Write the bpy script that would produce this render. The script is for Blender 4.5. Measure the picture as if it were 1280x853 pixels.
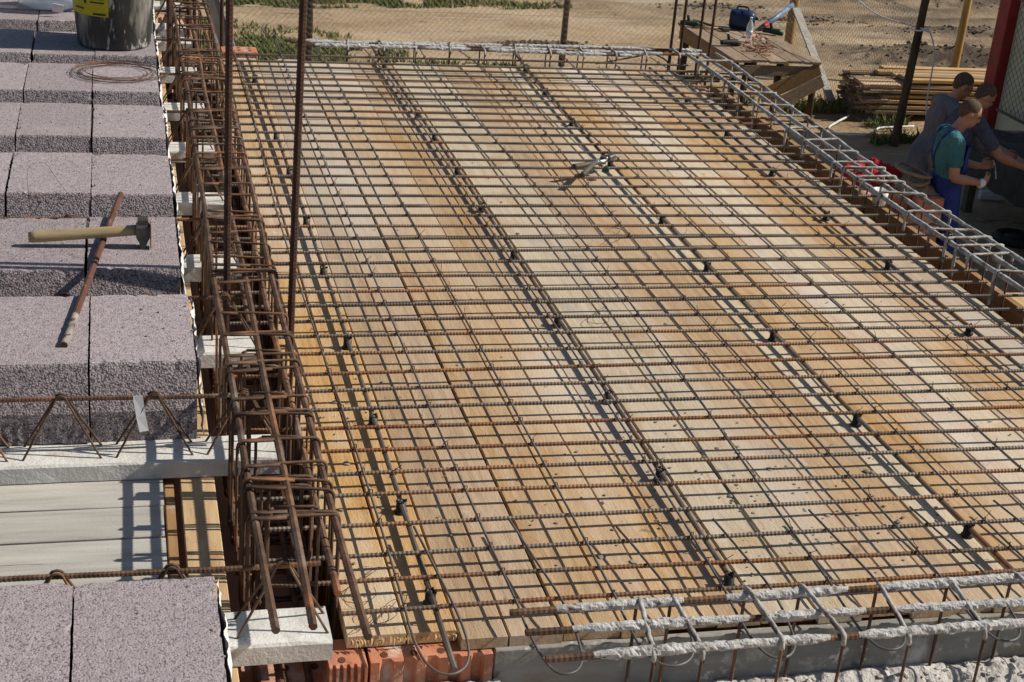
import bpy, bmesh, math, random
import numpy as np
from mathutils import Vector, Matrix, noise as mnoise
R = math.radians
rng = random.Random(7)
nrg = np.random.default_rng(7)
for o in list(bpy.data.objects): bpy.data.objects.remove(o)
S = bpy.context.scene
COL = S.collection

# ------------------------------------------------------------------ camera, world, sun, exposure
F_PX, HEAD, PITCH, ROLL, CAMZ = 1921.0, R(15.42), R(23.05), R(5.08), 1.70
C0 = np.array([0.0, 0.0, CAMZ])
FW = np.array([math.sin(HEAD)*math.cos(PITCH), math.cos(HEAD)*math.cos(PITCH), -math.sin(PITCH)])
_r0 = np.array([math.cos(HEAD), -math.sin(HEAD), 0.0]); _u0 = np.cross(_r0, FW)
RT = _r0*math.cos(ROLL)+_u0*math.sin(ROLL); UP = -_r0*math.sin(ROLL)+_u0*math.cos(ROLL)
cd = bpy.data.cameras.new('camera'); cam = bpy.data.objects.new('camera', cd); COL.objects.link(cam)
cd.sensor_width = 36.0; cd.lens = F_PX/1280*36; cd.clip_start = 0.05; cd.clip_end = 2000
M = Matrix.Identity(4)
for i in range(3):
    M[i][0] = RT[i]; M[i][1] = UP[i]; M[i][2] = -FW[i]; M[i][3] = C0[i]
cam.matrix_world = M
S.camera = cam
def at(px, py, z=0.0):
    """photo pixel -> point on the horizontal plane z (the surface the thing touches)"""
    d = FW*F_PX+RT*(px-640)-UP*(py-426.5)
    return C0+d*((z-C0[2])/d[2])

SUN_EL, SUN_AZ = R(40), R(-5)       # azimuth measured from +X towards +Y
sunv = Vector((math.cos(SUN_EL)*math.cos(SUN_AZ), math.cos(SUN_EL)*math.sin(SUN_AZ), math.sin(SUN_EL)))
w = bpy.data.worlds.new('World'); S.world = w; w.use_nodes = True
nt = w.node_tree; nt.nodes.clear()
sky = nt.nodes.new('ShaderNodeTexSky'); sky.sky_type = 'NISHITA'; sky.sun_disc = False
sky.sun_elevation = SUN_EL; sky.sun_rotation = R(90)-SUN_AZ
sky.air_density = 1.0; sky.dust_density = 1.0; sky.ozone_density = 1.0
bg = nt.nodes.new('ShaderNodeBackground'); bg.inputs['Strength'].default_value = 0.066
wo = nt.nodes.new('ShaderNodeOutputWorld')
nt.links.new(sky.outputs[0], bg.inputs[0]); nt.links.new(bg.outputs[0], wo.inputs[0])
sl = bpy.data.lights.new('sun', 'SUN'); sl.energy = 4.8; sl.angle = R(0.53); sl.color = (1.0, 0.93, 0.82)
so = bpy.data.objects.new('sun', sl); COL.objects.link(so)
so.rotation_euler = (-sunv).to_track_quat('-Z', 'Y').to_euler()
S.view_settings.view_transform = 'Standard'; S.view_settings.look = 'None'
S.view_settings.exposure = 0.12; S.view_settings.gamma = 1.0
S.render.engine = 'CYCLES'

# ------------------------------------------------------------------ materials
MATS = {}
def surf(name, cols, scale=8.0, detail=6.0, rough=0.8, bump=None, stretch=(1, 1, 1), jitter=0.0, over=(), metallic=0.0,
         hue=0.0, spec=0.3, coord='Object', distort=0.0, attr=None, vor=None, alpha=None, trans=0.0, smear=()):
    """procedural surface: noise colour ramp, per-object value jitter, overlays (colour, scale, lo, hi, stretch), bump list"""
    m = bpy.data.materials.new(name); m.use_nodes = True
    n = m.node_tree.nodes; L = m.node_tree.links; n.clear()
    out = n.new('ShaderNodeOutputMaterial'); b = n.new('ShaderNodeBsdfPrincipled')
    L.new(b.outputs[0], out.inputs[0])
    b.inputs['Roughness'].default_value = rough; b.inputs['Metallic'].default_value = metallic
    b.inputs['Specular IOR Level'].default_value = spec
    if trans: b.inputs['Transmission Weight'].default_value = trans
    if alpha is not None: b.inputs['Alpha'].default_value = alpha
    tc = n.new('ShaderNodeTexCoord'); oi = n.new('ShaderNodeObjectInfo')
    mul = n.new('ShaderNodeMath'); mul.operation = 'MULTIPLY'; mul.inputs[1].default_value = 57.0
    L.new(oi.outputs['Random'], mul.inputs[0])
    add = n.new('ShaderNodeVectorMath'); add.operation = 'ADD'
    L.new(tc.outputs[coord], add.inputs[0]); L.new(mul.outputs[0], add.inputs[1])
    def mapped(st):
        if tuple(st) == (1, 1, 1): return add.outputs[0]
        mp = n.new('ShaderNodeMapping'); mp.inputs['Scale'].default_value = st
        L.new(add.outputs[0], mp.inputs['Vector']); return mp.outputs[0]
    def noise(sc, st, det=6.0, ds=0.0):
        t = n.new('ShaderNodeTexNoise'); t.inputs['Scale'].default_value = sc; t.inputs['Detail'].default_value = det
        t.inputs['Roughness'].default_value = 0.62; t.inputs['Distortion'].default_value = ds
        L.new(mapped(st), t.inputs['Vector']); return t.outputs['Fac']
    nz = noise(scale, stretch, detail, distort)
    rp = n.new('ShaderNodeValToRGB'); L.new(nz, rp.inputs[0])
    e = rp.color_ramp.elements
    while len(e) < len(cols): e.new(0.5)
    for k, (p, c) in enumerate(cols):
        e[k].position = p; e[k].color = (*c, 1)
    col = rp.outputs[0]
    def mix(fac, c1, c2):
        mx = n.new('ShaderNodeMix'); mx.data_type = 'RGBA'
        L.new(fac, mx.inputs['Factor']); L.new(c1, mx.inputs[6])
        if isinstance(c2, tuple): mx.inputs[7].default_value = (*c2, 1)
        else: L.new(c2, mx.inputs[7])
        return mx.outputs[2]
    for ov in over:
        c, sc, lo, hi = ov[:4]; st = ov[4] if len(ov) > 4 else (1, 1, 1)
        f = noise(sc, st, 5.0)
        mr = n.new('ShaderNodeMapRange'); mr.inputs['From Min'].default_value = lo; mr.inputs['From Max'].default_value = hi
        if len(ov) > 5:                      # overlay amount varies from object to object
            ad = n.new('ShaderNodeMath'); ad.operation = 'MULTIPLY_ADD'; ad.inputs[1].default_value = ov[5]; ad.inputs[2].default_value = -ov[5]/2
            L.new(oi.outputs['Random'], ad.inputs[0])
            a2 = n.new('ShaderNodeMath'); a2.operation = 'ADD'; L.new(f, a2.inputs[0]); L.new(ad.outputs[0], a2.inputs[1]); f = a2.outputs[0]
        L.new(f, mr.inputs['Value'])
        col = mix(mr.outputs[0], col, c)
    for (c, sc, lo, hi, st, amt) in smear:   # stains that run on across neighbouring pieces
        ge = n.new('ShaderNodeNewGeometry'); mp = n.new('ShaderNodeMapping'); mp.inputs['Scale'].default_value = st; L.new(ge.outputs['Position'], mp.inputs['Vector'])
        t = n.new('ShaderNodeTexNoise'); t.inputs['Scale'].default_value = sc; t.inputs['Detail'].default_value = 7.0; t.inputs['Roughness'].default_value = 0.6; L.new(mp.outputs[0], t.inputs['Vector'])
        mr = n.new('ShaderNodeMapRange'); mr.inputs['From Min'].default_value = lo; mr.inputs['From Max'].default_value = hi; mr.inputs['To Max'].default_value = amt; L.new(t.outputs['Fac'], mr.inputs['Value'])
        col = mix(mr.outputs[0], col, c)
    if vor:                                  # pits and grains
        vt = n.new('ShaderNodeTexVoronoi'); vt.inputs['Scale'].default_value = vor[0]; L.new(add.outputs[0], vt.inputs['Vector'])
        mr = n.new('ShaderNodeMapRange'); mr.inputs['From Min'].default_value = vor[1]; mr.inputs['From Max'].default_value = vor[2]
        mr.inputs['To Min'].default_value = 0.0; mr.inputs['To Max'].default_value = vor[4]
        wn = noise(vor[0]*0.45, (1, 1, 1), 3.0)
        av = n.new('ShaderNodeMath'); av.operation = 'ADD'; L.new(vt.outputs['Distance'], av.inputs[0]); L.new(wn, av.inputs[1])
        L.new(av.outputs[0], mr.inputs['Value']); col = mix(mr.outputs[0], col, vor[3])
        vfac = av.outputs[0]
    if attr:                                 # vertex attribute: amount of another colour
        at_ = n.new('ShaderNodeAttribute'); at_.attribute_name = attr[0]
        col = mix(at_.outputs['Fac'], col, attr[1])
    if jitter or hue:
        hs = n.new('ShaderNodeHueSaturation')
        mr = n.new('ShaderNodeMapRange'); mr.inputs['To Min'].default_value = 1-jitter; mr.inputs['To Max'].default_value = 1+jitter
        L.new(oi.outputs['Random'], mr.inputs['Value']); L.new(mr.outputs[0], hs.inputs['Value'])
        if hue:
            fr = n.new('ShaderNodeMath'); fr.operation = 'FRACT'; L.new(mul.outputs[0], fr.inputs[0])
            m2 = n.new('ShaderNodeMapRange'); m2.inputs['To Min'].default_value = 1-hue; m2.inputs['To Max'].default_value = 1+hue
            L.new(fr.outputs[0], m2.inputs['Value']); L.new(m2.outputs[0], hs.inputs['Saturation'])
        L.new(col, hs.inputs['Color']); col = hs.outputs[0]
    L.new(col, b.inputs['Base Color'])
    prev = None
    for bp in (bump or ()):
        sc, strength, dist = bp[:3]; st = bp[3] if len(bp) > 3 else (1, 1, 1)
        bn = n.new('ShaderNodeBump'); bn.inputs['Strength'].default_value = strength; bn.inputs['Distance'].default_value = dist
        if vor and sc == 'vor':
            iv = n.new('ShaderNodeMath'); iv.operation = 'MULTIPLY'; iv.inputs[1].default_value = -1.0
            L.new(vfac, iv.inputs[0]); L.new(iv.outputs[0], bn.inputs['Height'])
        else: L.new(noise(sc, st, 4.0), bn.inputs['Height'])
        if prev: L.new(prev, bn.inputs['Normal'])
        prev = bn.outputs[0]
    if prev: L.new(prev, b.inputs['Normal'])
    MATS[name] = m
    return m

surf('rebar', [(0.3, (0.055, 0.042, 0.033)), (0.5, (0.115, 0.092, 0.07)), (0.72, (0.19, 0.158, 0.125))], 9, rough=0.62, spec=0.5,
     jitter=0.2, over=[((0.22, 0.095, 0.037), 2.4, 0.56, 0.72, (1, 1, 1), 0.26)], bump=[(160, 0.3, 0.002)])
surf('rebar_rust', [(0.3, (0.042, 0.024, 0.016)), (0.5, (0.10, 0.055, 0.033)), (0.7, (0.175, 0.105, 0.064))], 18, rough=0.8, jitter=0.2,
     over=[((0.26, 0.11, 0.045), 6.0, 0.58, 0.72, (1, 1, 1), 0.16), ((0.22, 0.18, 0.145), 5.0, 0.58, 0.74)], bump=[(140, 0.4, 0.002)])
surf('rebar_dark', [(0.3, (0.028, 0.015, 0.011)), (0.55, (0.06, 0.028, 0.019)), (0.75, (0.10, 0.048, 0.03))], 22, rough=0.75, jitter=0.2, bump=[(140, 0.4, 0.002)])
surf('rebar_orange', [(0.3, (0.11, 0.05, 0.026)), (0.55, (0.24, 0.11, 0.05)), (0.75, (0.33, 0.17, 0.085))], 20, rough=0.85, over=[((0.13, 0.10, 0.075), 2.2, 0.46, 0.6)], bump=[(140, 0.4, 0.002)])
surf('wire', [(0.3, (0.055, 0.05, 0.046)), (0.6, (0.11, 0.10, 0.092)), (0.8, (0.17, 0.155, 0.14))], 12, rough=0.5, spec=0.5, jitter=0.2,
     over=[((0.16, 0.08, 0.04), 4.0, 0.58, 0.7)])
surf('mortar', [(0.3, (0.30, 0.288, 0.27)), (0.5, (0.48, 0.47, 0.45)), (0.72, (0.64, 0.63, 0.61))], 40, rough=0.95, over=[((0.20, 0.14, 0.10), 26, 0.62, 0.70)], bump=[(220, 0.8, 0.004), (60, 0.6, 0.006)])
surf('mortar_bar', [(0.35, (0.22, 0.205, 0.185)), (0.5, (0.38, 0.365, 0.34)), (0.7, (0.52, 0.505, 0.48))], 30, rough=0.92,
     over=[((0.15, 0.09, 0.055), 12, 0.55, 0.66)], bump=[(180, 0.6, 0.003)])
GY = (14, 0.9, 14)
surf('board', [(0.25, (0.33, 0.205, 0.10)), (0.5, (0.46, 0.305, 0.165)), (0.75, (0.55, 0.385, 0.225))], 5, 8, 0.75, stretch=GY, jitter=0.13, hue=0.22,
     over=[((0.33, 0.18, 0.075), 3.0, 0.56, 0.76, (9, 0.7, 9)), ((0.54, 0.45, 0.33), 2.2, 0.60, 0.78, (1.6, 0.9, 1), 0.22), ((0.18, 0.095, 0.045), 9, 0.69, 0.75), ((0.12, 0.09, 0.065), 85, 0.70, 0.74), ((0.36, 0.30, 0.23), 30, 0.64, 0.74, (1, .5, 1))],
     smear=[((0.58, 0.52, 0.44), 1.0, 0.44, 0.64, (1.6, 0.45, 1), 0.8), ((0.34, 0.315, 0.28), 3.4, 0.60, 0.72, (1.2, 0.9, 1), 0.7), ((0.62, 0.585, 0.53), 9.0, 0.64, 0.74, (1, 1, 1), 0.6)],
     bump=[(60, 0.45, 0.004, (4, 0.6, 4)), (110, 0.45, 0.003, (1, 2.2, 1)), (300, 0.3, 0.0015)], spec=0.2)
surf('board_pale', [(0.25, (0.42, 0.33, 0.22)), (0.5, (0.53, 0.44, 0.32)), (0.75, (0.60, 0.52, 0.40))], 5, 8, 0.85, stretch=GY, jitter=0.1,
     over=[((0.42, 0.28, 0.14), 2.4, 0.56, 0.70), ((0.12, 0.09, 0.065), 85, 0.70, 0.74)], smear=[((0.34, 0.315, 0.28), 3.4, 0.58, 0.72, (1.2, 0.9, 1), 0.7)], bump=[(60, 0.45, 0.004, (4, 0.6, 4)), (110, 0.45, 0.003, (1, 2.2, 1))], spec=0.15)
surf('plank', [(0.25, (0.34, 0.20, 0.09)), (0.5, (0.47, 0.31, 0.15)), (0.75, (0.56, 0.40, 0.22))], 4, 8, 0.75, stretch=(8, 1, 8), jitter=0.12, hue=0.12,
     over=[((0.30, 0.15, 0.06), 5, 0.62, 0.75)], bump=[(60, 0.3, 0.003, (4, 0.6, 4))], spec=0.2)
surf('plank_x', [(0.25, (0.22, 0.13, 0.06)), (0.5, (0.40, 0.26, 0.125)), (0.75, (0.58, 0.42, 0.23))], 4, 8, 0.75, stretch=(0.7, 8, 8), jitter=0.45, hue=0.2, bump=[(60, 0.3, 0.003, (0.6, 4, 4))], spec=0.2)
surf('plank_brown', [(0.25, (0.20, 0.105, 0.04)), (0.5, (0.30, 0.17, 0.07)), (0.75, (0.40, 0.25, 0.12))], 4, 8, 0.8, stretch=(8, 1, 8), jitter=0.1, over=[((0.42, 0.38, 0.32), 6, 0.62, 0.72)], bump=[(60, 0.3, 0.003)])
surf('wood_grey', [(0.25, (0.27, 0.255, 0.225)), (0.5, (0.40, 0.382, 0.345)), (0.75, (0.49, 0.475, 0.435))], 4, 8, 0.9, stretch=(0.8, 9, 9), jitter=0.08,
     over=[((0.40, 0.31, 0.20), 3, 0.60, 0.75), ((0.16, 0.13, 0.10), 8, 0.68, 0.75, (0.4, 6, 6)), ((0.15, 0.12, 0.09), 26, 0.70, 0.74)], bump=[(40, 0.4, 0.003, (0.5, 6, 6)), (150, 0.3, 0.002)])
surf('form_grey', [(0.25, (0.15, 0.145, 0.13)), (0.5, (0.25, 0.24, 0.215)), (0.75, (0.34, 0.33, 0.30))], 3.5, 8, 0.8, stretch=(0.7, 5, 5), over=[((0.24, 0.18, 0.11), 4, 0.58, 0.72, (.6, 2, 2)), ((0.56, 0.55, 0.52), 22, 0.62, 0.68), ((0.52, 0.51, 0.48), 7, 0.62, 0.72), ((0.09, 0.085, 0.08), 12, 0.66, 0.74)], bump=[(50, 0.5, 0.004), (16, 0.4, 0.006)])
surf('wood_old', [(0.25, (0.17, 0.115, 0.07)), (0.5, (0.29, 0.21, 0.14)), (0.75, (0.38, 0.30, 0.21))], 5, 8, 0.85, stretch=(6, 1, 6), jitter=0.18, bump=[(50, 0.4, 0.003)])
surf('bark', [(0.3, (0.05, 0.033, 0.02)), (0.55, (0.11, 0.07, 0.04)), (0.75, (0.19, 0.125, 0.07))], 12, 8, 0.9, stretch=(1, 1, 0.25), jitter=0.2, bump=[(40, 0.8, 0.01, (1, 1, 0.2))])
surf('peeled', [(0.3, (0.26, 0.15, 0.05)), (0.55, (0.40, 0.25, 0.09)), (0.75, (0.50, 0.34, 0.15))], 8, 8, 0.7, stretch=(1, 1, 0.2), over=[((0.14, 0.08, 0.03), 7, 0.64, 0.74)], bump=[(30, 0.5, 0.006)])
surf('concrete', [(0.3, (0.50, 0.485, 0.45)), (0.55, (0.63, 0.62, 0.585)), (0.75, (0.72, 0.715, 0.68))], 9, 8, 0.9, over=[((0.34, 0.32, 0.28), 70, 0.66, 0.70), ((0.50, 0.47, 0.42), 4, 0.54, 0.76), ((0.45, 0.40, 0.34), 14, 0.62, 0.72)], bump=[(120, 0.6, 0.004), (18, 0.5, 0.008)])
surf('block', [(0.3, (0.275, 0.233, 0.242)), (0.5, (0.345, 0.296, 0.306)), (0.7, (0.42, 0.366, 0.374))], 60, 8, 0.95, jitter=0.10,
     over=[((0.37, 0.315, 0.325), 9, 0.5, 0.75), ((0.52, 0.468, 0.473), 170, 0.60, 0.70), ((0.45, 0.41, 0.405), 5, 0.60, 0.78)], vor=(250, 1.14, 1.25, (0.10, 0.085, 0.09), 0.7), bump=[('vor', 0.5, 0.002), (190, 0.6, 0.004)], spec=0.1)
surf('block_rough', [(0.3, (0.26, 0.222, 0.23)), (0.55, (0.335, 0.29, 0.298)), (0.75, (0.41, 0.36, 0.368))], 60, 8, 0.95, jitter=0.08,
     over=[((0.08, 0.068, 0.072), 130, 0.55, 0.63)], vor=(210, 0.95, 1.25, (0.08, 0.068, 0.072), 0.7), bump=[('vor', 0.7, 0.005), (200, 0.7, 0.005)], spec=0.1)
surf('white_mortar', [(0.3, (0.62, 0.60, 0.57)), (0.6, (0.76, 0.75, 0.72))], 40, 6, 0.95, bump=[(90, 0.7, 0.005)], over=[((0.34, 0.30, 0.30), 26, 0.6, 0.68)])
surf('brick', [(0.3, (0.36, 0.135, 0.075)), (0.55, (0.47, 0.195, 0.11)), (0.75, (0.54, 0.27, 0.17))], 10, 7, 0.85, jitter=0.15, over=[((0.55, 0.46, 0.40), 11, 0.54, 0.70), ((0.5, 0.45, 0.4), 40, 0.62, 0.7), ((0.30, 0.11, 0.06), 16, 0.60, 0.7)], bump=[(120, 0.5, 0.003), (35, 0.4, 0.004)])
surf('brick_pink', [(0.3, (0.46, 0.24, 0.19)), (0.55, (0.56, 0.32, 0.27)), (0.75, (0.62, 0.42, 0.37))], 10, 7, 0.9, jitter=0.15, bump=[(120, 0.4, 0.002)])
surf('hole_shade', [(0.4, (0.10, 0.035, 0.018)), (0.6, (0.14, 0.05, 0.025))], 10, rough=1)  # dark colour standing in for the shade inside the brick holes
surf('rubble', [(0.3, (0.34, 0.315, 0.29)), (0.5, (0.50, 0.475, 0.445)), (0.72, (0.64, 0.62, 0.59))], 14, 8, 0.95, over=[((0.42, 0.27, 0.22), 9, 0.64, 0.74)], bump=[(90, 0.8, 0.008), (30, 0.7, 0.012)])
surf('wallrender', [(0.3, (0.36, 0.20, 0.14)), (0.6, (0.45, 0.27, 0.19))], 3, 6, 0.9)
surf('plastic_black', [(0.4, (0.012, 0.013, 0.014)), (0.7, (0.03, 0.032, 0.032))], 9, 4, 0.45, spec=0.4, over=[((0.16, 0.155, 0.14), 60, 0.66, 0.74)])
surf('bucket', [(0.3, (0.012, 0.012, 0.013)), (0.55, (0.03, 0.03, 0.03)), (0.7, (0.06, 0.058, 0.055))], 7, 8, 0.5, spec=0.45, stretch=(1, 1, 0.3),
     over=[((0.30, 0.28, 0.25), 6, 0.53, 0.66, (1.6, 1.6, 0.35)), ((0.42, 0.40, 0.37), 16, 0.60, 0.66, (1.4, 1.4, 0.5))])
surf('label_yellow', [(0.4, (0.42, 0.36, 0.01)), (0.6, (0.55, 0.47, 0.015))], 8, 5, 0.4, over=[((0.05, 0.045, 0.03), 14, 0.62, 0.66, (1, 1, 0.2))])
surf('label_print', [(0.4, (0.03, 0.035, 0.02)), (0.6, (0.05, 0.05, 0.03))], 8)
surf('clear', [(0.4, (0.72, 0.75, 0.77)), (0.6, (0.82, 0.84, 0.86))], 8, 4, 0.18, spec=0.6, alpha=0.42)
surf('clear_blue', [(0.4, (0.45, 0.55, 0.66)), (0.6, (0.58, 0.68, 0.78))], 8, 4, 0.2, spec=0.6, alpha=0.7)
surf('white_plastic', [(0.4, (0.70, 0.70, 0.69)), (0.6, (0.8, 0.8, 0.79))], 8, 4, 0.4)
surf('paper', [(0.4, (0.68, 0.68, 0.68)), (0.6, (0.76, 0.76, 0.76))], 8, 4, 0.8)
surf('handle_wood', [(0.3, (0.30, 0.22, 0.115)), (0.55, (0.42, 0.32, 0.18)), (0.75, (0.50, 0.39, 0.23))], 5, 7, 0.65, stretch=(1, 9, 9), bump=[(40, 0.3, 0.002, (0.5, 6, 6))])
surf('iron', [(0.3, (0.05, 0.05, 0.048)), (0.55, (0.11, 0.108, 0.10)), (0.75, (0.19, 0.18, 0.165))], 18, 7, 0.5, metallic=0.6, over=[((0.20, 0.085, 0.04), 14, 0.56, 0.68)])
surf('iron_rust', [(0.3, (0.16, 0.07, 0.045)), (0.6, (0.28, 0.13, 0.08))], 18, 7, 0.7)
surf('rod_red', [(0.3, (0.07, 0.03, 0.02)), (0.6, (0.125, 0.055, 0.036))], 12, 7, 0.75, over=[((0.3, 0.2, 0.15), 20, 0.62, 0.7)], bump=[(90, 0.5, 0.003)])
surf('olive', [(0.3, (0.055, 0.052, 0.04)), (0.6, (0.10, 0.095, 0.07))], 12, 6, 0.6)
surf('steel', [(0.3, (0.42, 0.42, 0.42)), (0.6, (0.62, 0.62, 0.62))], 18, 6, 0.35, metallic=0.9)
surf('ground', [(0.28, (0.235, 0.165, 0.098)), (0.5, (0.385, 0.285, 0.178)), (0.72, (0.48, 0.375, 0.25))], 0.55, 12, 0.95, coord='Object', stretch=(0.8, 1.8, 1),
     over=[((0.45, 0.38, 0.29), 1.6, 0.56, 0.68, (0.5, 2.6, 1)), ((0.15, 0.105, 0.065), 4, 0.60, 0.72, (0.6, 2.2, 1)), ((0.12, 0.085, 0.055), 22, 0.66, 0.72)], bump=[(9, 0.7, 0.05), (40, 0.6, 0.02)], attr=('soil', (0.085, 0.065, 0.05)), spec=0.1)
surf('soil', [(0.3, (0.06, 0.046, 0.036)), (0.6, (0.12, 0.092, 0.07)), (0.8, (0.2, 0.155, 0.115))], 3, 6, 0.95, bump=[(40, 0.6, 0.01)])
surf('crumb', [(0.3, (0.11, 0.095, 0.08)), (0.55, (0.26, 0.235, 0.20)), (0.75, (0.48, 0.45, 0.41))], 9, 6, 0.95)
surf('grass', [(0.3, (0.085, 0.105, 0.026)), (0.5, (0.15, 0.165, 0.05)), (0.7, (0.27, 0.235, 0.11))], 1.2, 6, 0.8, spec=0.15)
surf('red_paint', [(0.3, (0.22, 0.016, 0.018)), (0.6, (0.33, 0.028, 0.03))], 6, 6, 0.5, over=[((0.12, 0.05, 0.03), 7, 0.6, 0.7), ((0.3, 0.2, 0.17), 3, 0.62, 0.8)])
surf('cream_panel', [(0.3, (0.62, 0.60, 0.42)), (0.6, (0.70, 0.68, 0.50))], 3, 6, 0.6)
surf('blue_plastic', [(0.4, (0.010, 0.024, 0.07)), (0.6, (0.017, 0.038, 0.10))], 6, 4, 0.4)
surf('blue_metal', [(0.4, (0.13, 0.20, 0.33)), (0.6, (0.20, 0.28, 0.42))], 6, 5, 0.4)
surf('green_tool', [(0.4, (0.012, 0.035, 0.025)), (0.6, (0.025, 0.06, 0.04))], 6, 4, 0.45)
surf('black_rubber', [(0.4, (0.012, 0.012, 0.012)), (0.6, (0.028, 0.028, 0.027))], 8, 4, 0.6)
surf('red_cloth', [(0.3, (0.33, 0.012, 0.02)), (0.6, (0.48, 0.02, 0.03))], 9, 6, 0.85, bump=[(25, 0.8, 0.02)])
surf('rope', [(0.3, (0.20, 0.14, 0.085)), (0.6, (0.34, 0.26, 0.17))], 30, 6, 0.95, bump=[(120, 0.8, 0.004)])
surf('skin', [(0.3, (0.34, 0.165, 0.10)), (0.6, (0.45, 0.235, 0.15))], 8, 5, 0.55)
surf('hair', [(0.3, (0.05, 0.034, 0.024)), (0.6, (0.115, 0.078, 0.052))], 60, 6, 0.85, bump=[(200, 0.6, 0.003)])
surf('shirt_teal', [(0.3, (0.035, 0.13, 0.14)), (0.6, (0.06, 0.19, 0.20))], 5, 6, 0.9, bump=[(6, 1.0, 0.09, (1, 1, .45)), (16, 0.8, 0.03)], over=[((0.22, 0.20, 0.18), 4, 0.62, 0.8)])
surf('denim', [(0.3, (0.018, 0.035, 0.17)), (0.6, (0.035, 0.06, 0.26))], 6, 6, 0.9, bump=[(6, 1.0, 0.09, (1, 1, .45)), (16, 0.8, 0.03)], over=[((0.22, 0.20, 0.18), 4, 0.62, 0.8)])
surf('shirt_grey', [(0.3, (0.115, 0.115, 0.135)), (0.6, (0.17, 0.17, 0.195))], 5, 6, 0.9, bump=[(6, 1.0, 0.09, (1, 1, .45)), (16, 0.8, 0.03)], over=[((0.22, 0.20, 0.18), 4, 0.62, 0.8)])
surf('shirt_slate', [(0.3, (0.055, 0.062, 0.095)), (0.6, (0.09, 0.10, 0.14))], 5, 6, 0.9, bump=[(6, 1.0, 0.09, (1, 1, .45)), (16, 0.8, 0.03)], over=[((0.22, 0.20, 0.18), 4, 0.62, 0.8)])
surf('khaki', [(0.3, (0.14, 0.115, 0.085)), (0.6, (0.21, 0.18, 0.135))], 5, 6, 0.9, bump=[(6, 1.0, 0.09, (1, 1, .45)), (16, 0.8, 0.03)], over=[((0.22, 0.20, 0.18), 4, 0.62, 0.8)])
surf('dark_cloth', [(0.3, (0.012, 0.012, 0.016)), (0.6, (0.025, 0.025, 0.03))], 5, 6, 0.9, bump=[(9, 0.9, 0.03)])
surf('white_cord', [(0.4, (0.66, 0.65, 0.62)), (0.6, (0.76, 0.75, 0.72))], 9, 4, 0.6)
surf('galv', [(0.3, (0.16, 0.15, 0.13)), (0.6, (0.26, 0.25, 0.22))], 9, 4, 0.5, metallic=0.4)

# ------------------------------------------------------------------ mesh helpers
def catmull(pts, step):
    P = np.asarray(pts, float)
    if len(P) < 3:
        n = max(2, int(np.linalg.norm(P[-1]-P[0])/step)+1); return P[0]+(P[-1]-P[0])*np.linspace(0, 1, n)[:, None]
    Q = np.vstack([2*P[0]-P[1], P, 2*P[-1]-P[-2]]); out = []
    for i in range(1, len(Q)-2):
        n = max(2, int(np.linalg.norm(Q[i+1]-Q[i])/step)+1)
        for t in np.linspace(0, 1, n, endpoint=False):
            out.append(0.5*((2*Q[i])+(-Q[i-1]+Q[i+1])*t+(2*Q[i-1]-5*Q[i]+4*Q[i+1]-Q[i+2])*t*t+(-Q[i-1]+3*Q[i]-3*Q[i+1]+Q[i+2])*t**3))
    out.append(Q[-2]); return np.array(out)

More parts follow.
